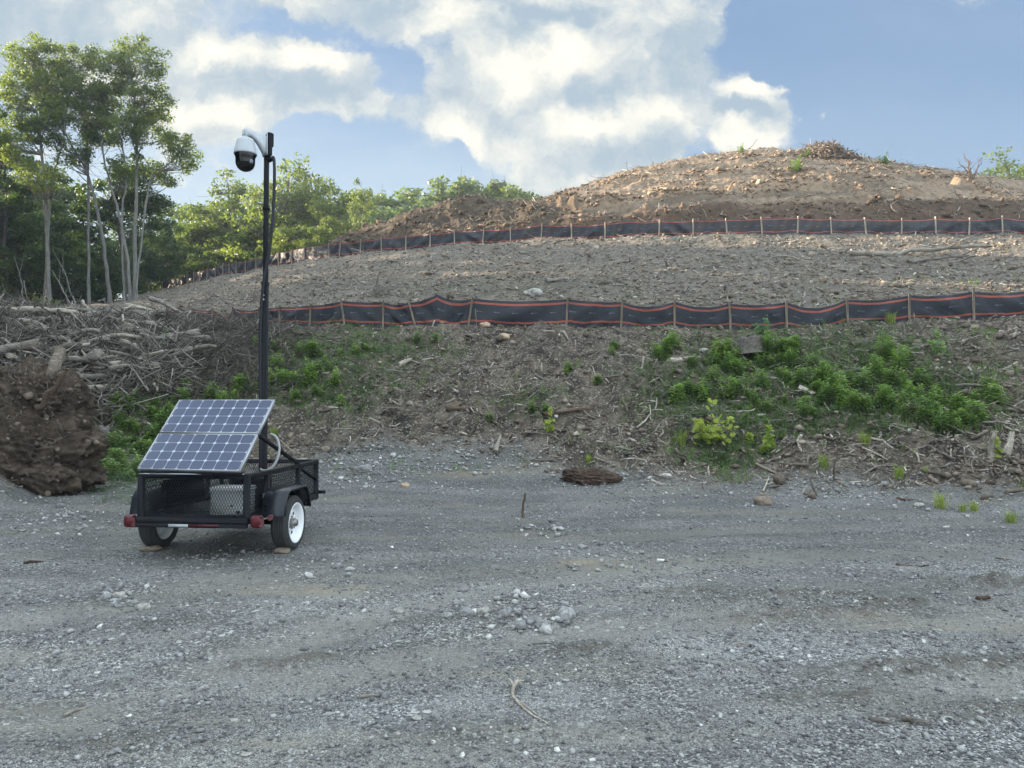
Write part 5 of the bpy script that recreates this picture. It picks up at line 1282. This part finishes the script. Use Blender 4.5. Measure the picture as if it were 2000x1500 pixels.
# the brush pile: twigs as one mass, logs one by one
n = 15000; uq = rg.normal(-.60, .105, n); yb = rg.normal(20.4, 2.0, n); k = (yb > 15.8 + 2.6 * sstep(-.60, -.47, uq)) & (yb < 25) & (uq > -.80) & (uq < -.43 + .0 * yb); xb = (uq * yb)[k]; yb = yb[k]; n = len(xb)
tag(scatter_sticks('brush', xb, yb, np.clip(rg.lognormal(math.log(.62), .5, n), .15, 2.2), np.clip(rg.lognormal(math.log(.011), .5, n), .004, .04), WOOD, rg, lift=rg.uniform(0, 1, n) ** 1.6 * .50, tiltamp=.42, bend=.14, segs=4), kind='stuff')
n = 9000; uq = rg.normal(-.40, .055, n); yb = rg.normal(21.6, 1.6, n); k = (yb > 18.8) & (yb < 25); xb = (uq * yb)[k]; yb = yb[k]; n = len(xb)
tag(scatter_sticks('brush', xb, yb, np.clip(rg.lognormal(math.log(.42), .5, n), .12, 1.4), np.clip(rg.lognormal(math.log(.0075), .4, n), .003, .02), WOOD, rg, lift=rg.uniform(0, 1, n) ** 1.6 * .22, tiltamp=.35, bend=.2, tint=rg.beta(2, 3, n), segs=4), kind='stuff')
LG = [log_mesh(MB(), 400 + k, 1.9 if k % 2 else 1.3, (.07, .10, .05, .13, .065, .085, .04, .06)[k], .06 + .05 * (k % 3), .5, 2, split=k % 3 == 0).build('log', LOGM if k % 4 else LOGP, smooth=True) for k in range(8)]
LGM = [o.data for o in LG]
for o in LG: bpy.data.objects.remove(o)
rgl = random.Random(31)
for k in range(125):
    px = rgl.uniform(-30, 345); row = rgl.uniform(612, 775) if px < 230 else rgl.uniform(618, 735)
    place_log(px, row, 0, .05, rgl.gauss(8, 34) + (180 if rgl.random() < .4 else 0), rgl.gauss(0, 11), 'grey weathered log tangled in the big brush pile', 'logs of the brush pile', dz=rgl.uniform(.08, .42), lo=13, hi=26, mesh=LGM[rgl.randrange(8)])
for a in ((60, 648, 2.2, .115, 3, 2, 'pale debarked log on the brush pile, cut by the left edge', 501, LOGP, .45), (210, 650, 2.6, .075, -14, -8, 'long grey log sloping down to the right across the brush pile', 502, LOGM, .45),
          (190, 690, 2.5, .085, -3, -1, 'straight split grey log lying level in the middle of the brush pile', 503, LOGP, .35), (320, 625, 1.3, .085, -32, -22, 'short thick log leaning down right at the far end of the brush pile', 504, LOGM, .45),
          (60, 722, 2.0, .12, 22, 12, 'thick dark log rising to the right on the left of the brush pile', 505, LOGM, .3), (300, 770, 1.7, .045, -50, -18, 'curved bare branch hanging off the front of the brush pile', 506, LOGP, .25),
          (235, 735, 1.6, .06, 2, 0, 'smooth grey log near the foot of the brush pile', 507, LOGM, .25), (170, 605, 1.0, .06, -40, -30, 'pale broken limb sticking up at the back of the brush pile', 508, LOGP, .5)):
    place_log(a[0], a[1], a[2], a[3], a[4], a[5], a[6], seed=a[7], mat=a[8], dz=a[9], lo=13, hi=26, split=True)
# uprooted root plate of earth at the left edge
def n3(v, s_):
    a = (v[:, 0] + .6 * v[:, 1] + .35 * v[:, 2]) * s_ * .82; b = (v[:, 1] * .7 - .55 * v[:, 0] + .8 * v[:, 2]) * s_ * .82; c = (v[:, 2] * .7 + .7 * v[:, 0] - .6 * v[:, 1]) * s_ * .82
    return perlin(a + 3.1, b + 1.3) + perlin(b + 1.7, c + 4.4) + perlin(c + 9.2, a + 6.1)
import bmesh
def lump(center, rad, seed, amp=(.22, .10, .045), sub=6):
    bm = bmesh.new(); bmesh.ops.create_icosphere(bm, subdivisions=sub, radius=1); v = np.array([x.co[:] for x in bm.verts]); f = np.array([[q.index for q in x.verts] for x in bm.faces]); bm.free()
    rd = np.abs(n3(v + seed * 2, 7.0)); d = 1 - amp[2] * .9 * np.clip(.35 - rd, 0, 1) + .5 * amp[2] * n3(v + seed, 26) + amp[0] * n3(v + seed, 1.6) + amp[1] * n3(v + seed, 4.5) + amp[2] * n3(v + seed, 12)
    v = v * d[:, None] * np.array(rad); v[:, 2] = np.maximum(v[:, 2], -rad[2] * .96); return v + np.array(center), f
def earth_mat(name, cols, sc=3.0):
    m, q, b, out = new_mat(name); P = q.node('ShaderNodeTexCoord').outputs['Object']; n = q.noise(P, sc, 8, .7, .5)
    w = q.noise(q.vmath('MULTIPLY', P, (1, 1, 1.7)), sc * 1.7, 7, .7)
    q.put(b.inputs['Base Color'], q.mix(q.rng(w, .5, .66, 0, .6), q.ramp(n, [(.3, cols[0]), (.52, cols[1]), (.74, cols[2])]), (*cols[0], 1))); b.inputs['Roughness'].default_value = .95; b.inputs['Specular IOR Level'].default_value = .15
    q.l.new(q.bump(q.math('ADD', n, q.noise(P, 28, 5, .7)), .9, .05), b.inputs['Normal']); return m
EARTH = earth_mat('root_plate_earth', ((.032, .025, .019), (.090, .070, .053), (.175, .140, .108)))
rp = at(45, 900, 13.2); gz0 = gz(rp.x, 13.2)
RP = empty('root_plate', (rp.x, 13.2, gz0)); tag(RP, 'big uprooted root plate of brown earth and roots at the left edge of the gravel', 'root plate')
AM = (.26, .16, .10); v1, f1_ = lump((-.25, .25, .40), (1.45, .95, .95), 2.0, AM); v2, f2_ = lump((.05, .25, 1.35), (.72, .55, .70), 5.0, AM); v3, f3_ = lump((-1.2, .3, 1.4), (.9, .7, .7), 8.0, AM)
np_mesh('earth', np.concatenate([v1, v2, v3]), [np.concatenate([f1_, f2_ + len(v1), f3_ + len(v1) + len(v2)])], [EARTH], RP, True)
rg5 = np.random.default_rng(55)
allv = np.concatenate([v1, v2, v3]); cand = allv[(allv[:, 1] < .05) & (allv[:, 2] > .25) & (allv[:, 0] > -1.6)]
ROOTM = log_material('dark_root_wood', (.065, .054, .044), (.165, .138, .112), (.33, .285, .235))
for k in range(85):
    c = cand[rg5.integers(len(cand))]
    if c[2] < .9 and rg5.random() < .6: c = cand[rg5.integers(len(cand))]
    L = rg5.uniform(.15, .75); r0 = rg5.uniform(.004, .022); o_ = c - np.array([-.25, .3, 1.0]); o_ /= np.linalg.norm(o_); d = o_ * .5 + rg5.normal(0, .55, 3) + np.array([0, -.1, -.12]); d /= np.linalg.norm(d)
    mb = MB(); q_ = limb(mb, c - o_ * .08, c + d * L, r0, .002, rg5, 8, .30, rg5.uniform(-.3, .4))
    for _ in range(2): e_ = q_[rg5.integers(3, 8)]; limb(mb, e_, e_ + rg5.normal(0, .14, 3), r0 * .4, .0015, rg5, 4, .3, 0, 4)
    mb.build('root', ROOTM, RP, True)
vi_, fi_ = ico(); cc = allv[rg5.integers(len(allv), size=2600)]; cc = cc[cc[:, 1] < .3]; nn_ = len(cc); ss_ = np.clip(rg5.lognormal(math.log(.034), .55, nn_), .012, .14)
Vc = (vi_[None] * (1 + rg5.uniform(-.35, .3, (nn_, 12, 1)))) * ss_[:, None, None] * .6 + cc[:, None]; Tc = (fi_[None] + (np.arange(nn_) * 12)[:, None, None]).reshape(-1, 3)
tag(np_mesh('crumbled_soil', Vc.reshape(-1, 3), [Tc], [CLODG], RP, attrs=dict(tint=np.repeat(rg5.beta(1.3, 5, nn_), 12))), kind='stuff')
mb = MB(); limb(mb, (-1.4, -.95, .55), (-.25, -.75, 1.35), .055, .03, rg5, 9, .15, -.35); mb.build('root', LOGP, RP, True)
mb = MB(); limb(mb, (.45, -.35, 1.25), (1.05, -.5, 1.9), .06, .03, rg5, 7, .2, .1); mb.build('root', LOGR, RP, True)
mb = MB(); limb(mb, (.25, .2, 1.5), (.34, .5, 2.35), .12, .09, rg5, 6, .05, 0, 12); mb.build('trunk', ROOTM, RP, True)
# stumps
def stump(px, row, r, h, label, seed, mat=LOGM, lo=8, hi=30):
    rg = np.random.default_rng(seed); p = hit(px, row, lo, hi); n = 22; k = 7; V = []; Q = []
    flare = 1 + .35 * np.exp(-np.linspace(0, 1, k) * 5)
    jag = rg.uniform(-.18, .22, n) * h
    for i in range(k):
        for j in range(n):
            a = 2 * math.pi * j / n; rr = r * flare[i] * (1 + .09 * math.sin(5 * a + seed) + .05 * math.sin(11 * a) + rg.normal(0, .015)); z = h * i / (k - 1) * (1 + .0 * j) + (jag[j] * (i / (k - 1)) ** 3)
            V.append((rr * math.cos(a), rr * math.sin(a), z - .05))
    for i in range(k - 1):
        for j in range(n): Q.append((i*n+j, i*n+(j+1) % n, (i+1)*n+(j+1) % n, (i+1)*n+j))
    T = []; V.append((0, 0, h * .85)); c = len(V) - 1
    for j in range(n): T.append(((k-1)*n+j, (k-1)*n+(j+1) % n, c))
    o = np_mesh('stump', V, [np.array(Q), np.array(T)], [mat], smooth=True); o.location = p; o.rotation_euler = (rg.normal(0, .05), rg.normal(0, .08), 0)
    return tag(o, label, 'stump')
STUMPM = log_material('grey_stump_bark', (.040, .036, .032), (.115, .105, .095), (.21, .195, .18))
stump(1468, 688, .27, .40, 'old grey stump with leafy sprouts just below the lower fence', 601, STUMPM)
stump(185, 880, .23, .52, 'jagged grey stump among the weeds left of the solar panel', 602, STUMPM, 10, 20)
for k, (px, row, r, h, tl, lab) in enumerate(((1938, 895, .085, .42, -.3, 'left splinter of the split pale stump at the right edge'), (1972, 885, .07, .36, .35, 'right splinter of the split pale stump at the right edge'))):
    p = px_ground(px, row); o = log_mesh(MB(), 610 + k, h, r, .05, .6, 0, split=True).build('splintered_wood', LOGP, smooth=True); o.location = (p.x, p.y, p.z + h * .35); o.rotation_euler = (0, -1.35 + tl * .4, tl); tag(o, lab, 'wood')
# single pieces seen on the bank, the slope and the yard
P1 = [(1330, 706, .62, .070, 12, 8, 'pale barkless log at the left side of the green weed patch', LOGP, 'log'), (1576, 768, .42, .075, -75, -20, 'short broken log end poking out of the weeds', LOGP, 'log'),
      (900, 803, .58, .070, 3, 3, 'short dark log lying on the middle of the bank', LOGR, 'log'), (1110, 806, 1.1, .055, 14, 6, 'long crooked dark root on the bank beside the thin sprout', LOGR, 'root'), (972, 884, .30, .055, 65, 55, 'whitish upright wood chunk at the foot of the bank', LOGP, 'wood_chunk'),
      (790, 712, .34, .075, 40, 25, 'pale gnarled root chunk on the upper bank', LOGP, 'wood_chunk'), (845, 703, .55, .018, 8, 4, 'thin white curved stick on the upper bank', LOGP, 'stick'), (770, 790, .45, .022, -35, -14, 'pale forked stick left of the middle of the bank', LOGP, 'stick'),
      (900, 850, .42, .028, -32, -8, 'light brown curved stick low on the bank', LOGP, 'stick'), (1285, 945, .42, .035, -45, -4, 'pale split stick where the gravel meets the bank', LOGP, 'stick'), (1020, 1010, .42, .022, 70, 72, 'short reddish stick standing upright in the gravel', LOGR, 'stick'),
      (690, 885, .36, .045, 70, 50, 'broken grey root stub at the foot of the bank', LOGM, 'root'), (1790, 500, 5.2, .10, -3, 0, 'long fallen pale trunk lying across the slope between the fences', LOGP, 'log'), (1830, 508, 2.6, .05, 12, 4, 'bent bare branch lying beside the long fallen trunk', LOGM, 'branch'),
      (1985, 660, .50, .060, 35, 18, 'pale split log at the right edge below the lower fence', LOGP, 'log'), (1885, 668, .36, .055, 30, 15, 'bright split piece of wood right of the weed patch', LOGP, 'wood_chunk'), (1745, 740, .9, .022, 20, 3, 'thin bent branch lying among the right weeds', LOGM, 'branch'),
      (1910, 760, .8, .030, -30, -3, 'weathered root lying right of the weed patch', LOGM, 'root'), (1720, 850, .62, .030, 60, 20, 'grey forked stick below the weed patch', LOGM, 'stick'), (1810, 975, .9, .022, 4, 2, 'long dark stick at the gravel edge on the right', LOGR, 'stick'),
      (1945, 762, .6, .035, 25, 8, 'bleached branch near the right edge beside the weeds', LOGP, 'branch'), (1090, 550, .85, .085, 3, 1, 'short round log resting above the lower fence', LOGM, 'log'), (1225, 700, .55, .030, -25, -6, 'bleached stick left of the right weed patch', LOGP, 'stick'),
      (1410, 1252, .40, .010, -25, 0, 'thin pale stick lying in the middle of the gravel yard', LOGP, 'stick'), (148, 1390, .14, .008, 62, 0, 'small curled pale twig on the gravel at lower left', LOGP, 'twig'), (728, 1362, .13, .008, 32, 0, 'flat straw coloured wood sliver on the gravel', LOGP, 'wood_sliver'), (765, 1368, .09, .005, 15, 0, 'thin straw sliver beside the flat wood sliver', LOGP, 'wood_sliver'),
      (1060, 1258, .13, .006, 0, 0, 'short twig below the pale stone cluster', LOGM, 'twig'), (1772, 1411, .22, .016, -65, 5, 'dark gnarled driftwood piece on the right of the yard', LOGM, 'driftwood'), (1740, 1415, .20, .010, 4, 0, 'thin root lying against the dark driftwood piece', LOGM, 'root'),
      (1780, 1106, .30, .012, -8, 0, 'dark flat twig on the far right of the gravel', LOGR, 'twig'), (1920, 1172, .10, .022, 10, 0, 'small rusty brown chunk of bark on the gravel', LOGR, 'bark'), (1975, 1094, .26, .012, -3, 0, 'white splinter at the right edge of the gravel', LOGP, 'wood_sliver'), (66, 1100, .16, .014, 15, 0, 'small dark bark strip on the gravel at left', LOGR, 'bark')]
for k, (px, row, L, r, a, el, lab, mt, nm) in enumerate(P1):
    place_log(px, row, L, r, a, el, lab, seed=700 + k, mat=mt, name=nm, lo=1.5, hi=60, bend=.10 if r < .05 else .04, taper=.6, stubs=2 if r > .015 else 1, split=r > .03, cat=nm.replace('_', ' '), dz=(.12 if el > 40 else (.15 if nm == 'log' and L > 3 else 0)))
# foreground driftwood: forked bleached root
p = hit(1006, 1352, 1.5, 8); mb = MB(); rgd = np.random.default_rng(9)
sc_ = p.y / F
def dw(pts, r0, r1): mb.tube([((a - 1006) * sc_, -(b - 1352) * sc_ * (p.y / CAM_Z) * 1.0, .012 + h) for a, b, h in pts], np.linspace(r0, r1, len(pts)), 8)
dw([(1012, 1338, .01), (1008, 1346, .02), (1002, 1356, .02), (1001, 1366, .008), (1010, 1376, .004), (1024, 1388, .0), (1040, 1399, .0), (1062, 1410, .0)], .014, .003)
dw([(1003, 1350, .015), (998, 1342, .02), (990, 1337, .03)], .008, .003); dw([(1010, 1343, .015), (1018, 1341, .02), (1024, 1342, .02)], .007, .003); dw([(1004, 1370, .004), (1016, 1379, .01), (1030, 1387, .005), (1046, 1397, 0)], .007, .002); dw([(1003, 1372, 0), (1000, 1380, 0), (992, 1384, 0)], .004, .002)
o = mb.build('driftwood', LOGP, smooth=True); o.location = p; tag(o, 'bleached forked driftwood root on the gravel in the foreground', 'driftwood')
# curved slab of bark
p = px_ground(775, 812); V = []; Q = []
for i in range(11):
    s_ = i / 10; a = -.3 + 2.2 * s_; c = (-.36 * math.cos(a * .9 + .3), .02 * math.sin(i), .02 + .17 * math.sin(a * .95 + .35))
    for j in range(4):
        w = -.09 + .06 * j; V.append((c[0], w + .01 * math.sin(i * 2), c[2])); 
    for j in range(4):
        w = -.09 + .06 * j; V.append((c[0], w, c[2] - .025))
for i in range(10):
    a = i * 8
    for j in range(3): Q += [(a+j, a+8+j, a+9+j, a+1+j), (a+4+j, a+5+j, a+13+j, a+12+j)]
    Q += [(a, a+4, a+12, a+8), (a+3, a+11, a+15, a+7)]
Q += [(0, 1, 5, 4), (1, 2, 6, 5), (2, 3, 7, 6), (80, 84, 85, 81), (81, 85, 86, 82), (82, 86, 87, 83)]
o = np_mesh('bark_slab', V, [np.array(Q)], [LOGM], smooth=True); o.location = p; tag(o, 'curved grey bark slab arching over the soil on the left of the bank', 'bark')
# red brown root mat at the foot of the bank
RM = earth_mat('red_root_mat', ((.038, .027, .021), (.090, .062, .047), (.16, .115, .088)), 9)
p = px_ground(1150, 938); v, f = lump((0, 0, .0), (.52, .30, .19), 3.0, (.28, .14, .07), 6); o = np_mesh('root_mat', v, [f], [RM], smooth=True); o.location = p; o.rotation_euler = (0, .06, -.1); tag(o, 'red brown clump of matted roots and bark at the foot of the bank', 'root mat')
# sticks scattered on the bank: separate things
STK = [log_mesh(MB(), 800 + k, .7, (.012, .018, .022, .014, .028, .016)[k], .12, .4, 2, 7).build('stick', LOGP if k % 3 == 0 else LOGM, smooth=True) for k in range(6)]
STM = [o.data for o in STK]
for o in STK: bpy.data.objects.remove(o)
for k in range(120):
    px = rgl.uniform(560, 2000); row = rgl.uniform(655, 930)
    if px < 1250 and rgl.random() < .35: px = rgl.uniform(1250, 2000)
    place_log(px, row, 0, .015, rgl.uniform(0, 360), rgl.gauss(0, 10), 'weathered stick lying loose on the bank below the lower fence', 'sticks on the bank', mesh=STM[k % 6], name='stick', dz=.02)
for k in range(46):
    px = rgl.uniform(520, 1990); row = rgl.uniform(468, 580)
    o = place_log(px, row, 0, .015, rgl.uniform(0, 360), rgl.gauss(0, 8), 'weathered stick lying on the slope between the two fences', 'sticks between the fences', mesh=STM[k % 6], name='stick', lo=22, hi=60); o.scale = (2, 2, 2)
# dead shrubs between the fences and on the crest
def dead_shrub(px, row, h, seed, label, lo=20, hi=75, n=7, r=.03, mat=LOGM):
    rg = np.random.default_rng(seed); p = hit(px, row, lo, hi); mb = MB()
    for _ in range(n):
        e = np.array([rg.normal(0, .45) * h, rg.normal(0, .35) * h, h * rg.uniform(.45, 1.05)]); q_ = limb(mb, (rg.normal(0, .08), rg.normal(0, .08), -.05), e, r * rg.uniform(.5, 1), r * .2, rg, 6, .22, .1)
        for __ in range(3):
            s_ = q_[rg.integers(2, 6)]; limb(mb, s_, s_ + rg.normal(0, .22, 3) * h + np.array([0, 0, .12 * h]), r * .35, r * .1, rg, 4, .2, 0, 4)
    o = mb.build('dead_shrub', mat); o.location = p; return tag(o, label, 'dead shrub')
dead_shrub(408, 588, 1.3, 1, 'bare dead shrub on the slope above the left end of the lower fence')
dead_shrub(500, 590, 1.0, 2, 'bare dead twigs on the slope just left of the mast')
dead_shrub(735, 575, 1.0, 3, 'tangled dead roots above the lower fence, right of the mast', n=10)
dead_shrub(1895, 350, 1.5, 4, 'dark broken snag on the right shoulder of the hill', 38, 70, 5, .07, LOGR)
dead_shrub(1232, 343, 1.0, 5, 'thin dead twig sticking up on the left crest line', 38, 70, 2, .03, LOGR)
dead_shrub(1275, 335, .9, 6, 'forked dead twig on the left crest line beside the thin one', 38, 70, 2, .03, LOGR)
dead_shrub(1330, 328, .5, 7, 'low dead tuft on the hill below the left crest', 38, 70, 6, .03, LOGR)
dead_shrub(95, 660, .9, 8, 'dark upright snag sticking out of the brush pile', 13, 26, 3, .06, LOGR)
# brush heap on the hilltop
p = hit(1625, 303, 45, 70); hx, hy = p.x, p.y; n = 900
xx = hx + rg.normal(0, .85, n); yy2 = hy + rg.normal(0, .8, n); lift = np.maximum(0, .72 - .32 * np.abs(xx - hx) ** 1.3 + .25 * (xx < hx)) * rg.uniform(0, 1, n) ** .7
tag(scatter_sticks('brush_heap', xx, yy2, np.clip(rg.lognormal(math.log(.60), .45, n), .25, 1.5), np.clip(rg.lognormal(math.log(.030), .45, n), .012, .09), tint_material('heap_wood', [(0, (.04, .03, .024)), (.5, (.12, .088, .066)), (1, (.28, .22, .17))]), rg, lift=lift, tiltamp=.5, bend=.12), kind='stuff')
# rocks
RK = [lump((0, 0, .0), (.5, .40, .30), 20.0 + k * 3, (.30, .12, .05), 3) for k in range(4)]
ROCKM = plain('pale_rock', (.34, .325, .295), .9, vary=.35, scale=5, bump=.6)
ROCKG = plain('grey_rock', (.21, .21, .205), .9, vary=.35, scale=6, bump=.6)
ROCKT = plain('tan_rock', (.36, .27, .19), .9, vary=.35, scale=5, bump=.6)
ROCKB = plain('earthy_rock', (.19, .15, .115), .95, vary=.4, scale=6, bump=.8)
RKM = {}
def rock(px, row, s_, label, k=0, mat=ROCKM, lo=1.5, hi=60, group=None, rz=0.0, flat=1.0):
    key = (k % 4, mat.name)
    if key not in RKM: o = np_mesh('rock', RK[k % 4][0], [RK[k % 4][1]], [mat], smooth=True); RKM[key] = o.data
    else: o = bpy.data.objects.new('rock', RKM[key]); COL.objects.link(o)
    p = hit(px, row, lo, hi); o.location = (p.x, p.y, p.z + s_ * .10); o.scale = (s_, s_, s_ * flat); o.rotation_euler = (0, 0, rz); return tag(o, label, 'rock', group)
rock(1042, 578, .62, 'large pale boulder resting just above the lower fence', 0, ROCKM, 20, 40)
rock(985, 662, .30, 'flat tan stone tilted on the soil below the lower fence', 1, ROCKT, 10, 30); rock(948, 639, .32, 'tan rock lying against the base of the lower fence', 2, ROCKT, 10, 30)
rock(1795, 990, .16, 'pale stone at the gravel edge on the right', 3); rock(1300, 932, .22, 'flat white stone at the foot of the bank near the root mat', 1, ROCKM, flat=.5); rock(1490, 985, .30, 'brown earthy rock on the gravel below the maple saplings', 2, ROCKB)
rock(1375, 690, .26, 'pale rock beside the left weeds under the lower fence', 3, ROCKM, 10, 30); rock(710, 920, .30, 'grey rock half buried in the gravel bank right of the trailer', 0, ROCKG, 8, 30); rock(792, 950, .16, 'orange brown stone on the gravel right of the trailer', 2, ROCKT, 8, 30)
for k, (px, row, s_) in enumerate(((942, 1198, .10), (985, 1205, .11), (912, 1203, .13), (1018, 1228, .07), (1058, 1225, .12), (965, 1112, .09), (780, 1197, .09), (905, 1155, .10))):
    rock(px, row, s_, 'fist sized stone of the loose cluster in the middle of the gravel yard', k, ROCKG if k % 3 else ROCKM, group='stones in the yard cluster', rz=k)
for k, (px, row, s_) in enumerate(((232, 1165, .09), (247, 1160, .07), (262, 1182, .10), (280, 1190, .12), (205, 1170, .08))):
    rock(px, row, s_, 'fist sized stone of the small cluster in front of the trailer at left', k, ROCKG if k % 3 else ROCKM, group='stones in the left cluster', rz=k)
rock(850, 1400, .055, 'rounded bluish stone in the foreground left of the driftwood', 1, ROCKG); rock(815, 1406, .05, 'flat pale pebble left of the rounded bluish stone', 2, ROCKM, flat=.6); rock(480, 1476, .05, 'flat white pebble at the bottom of the picture', 3, ROCKM, flat=.5)
rock(550, 1080, .19, 'flat reddish stone wedged at the right trailer wheel', 1, ROCKB, 6, 10, flat=.55); rock(294, 1076, .20, 'flat grey stone wedged at the left trailer wheel', 0, ROCKB, 6, 10, flat=.5)
# white plastic scraps on the brush pile and a thin marker stick at the lower fence
p = hit(246, 622, 13, 30); o = np_mesh('plastic_scrap', [(-.10, 0, 0), (.02, .03, .02), (.16, 0, .36), (.05, -.04, .34), (-.06, .02, .20), (.20, .03, .10), (.28, 0, .18)], [np.array([(0, 1, 4), (1, 3, 4), (1, 2, 3), (1, 5, 2), (5, 6, 2)])], [plain('white_plastic', (.7, .72, .74), .5)]); o.location = (p.x, p.y, p.z + .15)
so_ = o.modifiers.new('thickness', 'SOLIDIFY'); so_.thickness = .004; tag(o, 'torn white plastic scrap caught at the back of the brush pile', 'scrap')
p = hit(932, 646, 18, 26); mb = MB(); mb.bar((0, -.06, -.05), (-.05, -.06, .62), .014, .014); o = mb.build('marker_stick', LOGM); o.location = p; tag(o, 'thin upright stick standing against the lower fence near its peak', 'stick')
# ------------------------------------------------------------------ evening air
hz = MB().box((0, 70, 14), (420, 260, 52)).build('haze', None)
hm_ = bpy.data.materials.new('air'); hm_.use_nodes = True; q = NT(hm_.node_tree); q.n.clear()
vo = q.node('ShaderNodeVolumePrincipled'); vo.inputs['Color'].default_value = (.80, .88, .95, 1); vo.inputs['Density'].default_value = 0.0007; vo.inputs['Anisotropy'].default_value = .3
oo = q.node('ShaderNodeOutputMaterial'); q.l.new(vo.outputs[0], oo.inputs['Volume']); hz.data.materials.clear(); hz.data.materials.append(hm_); tag(hz, kind='stuff')
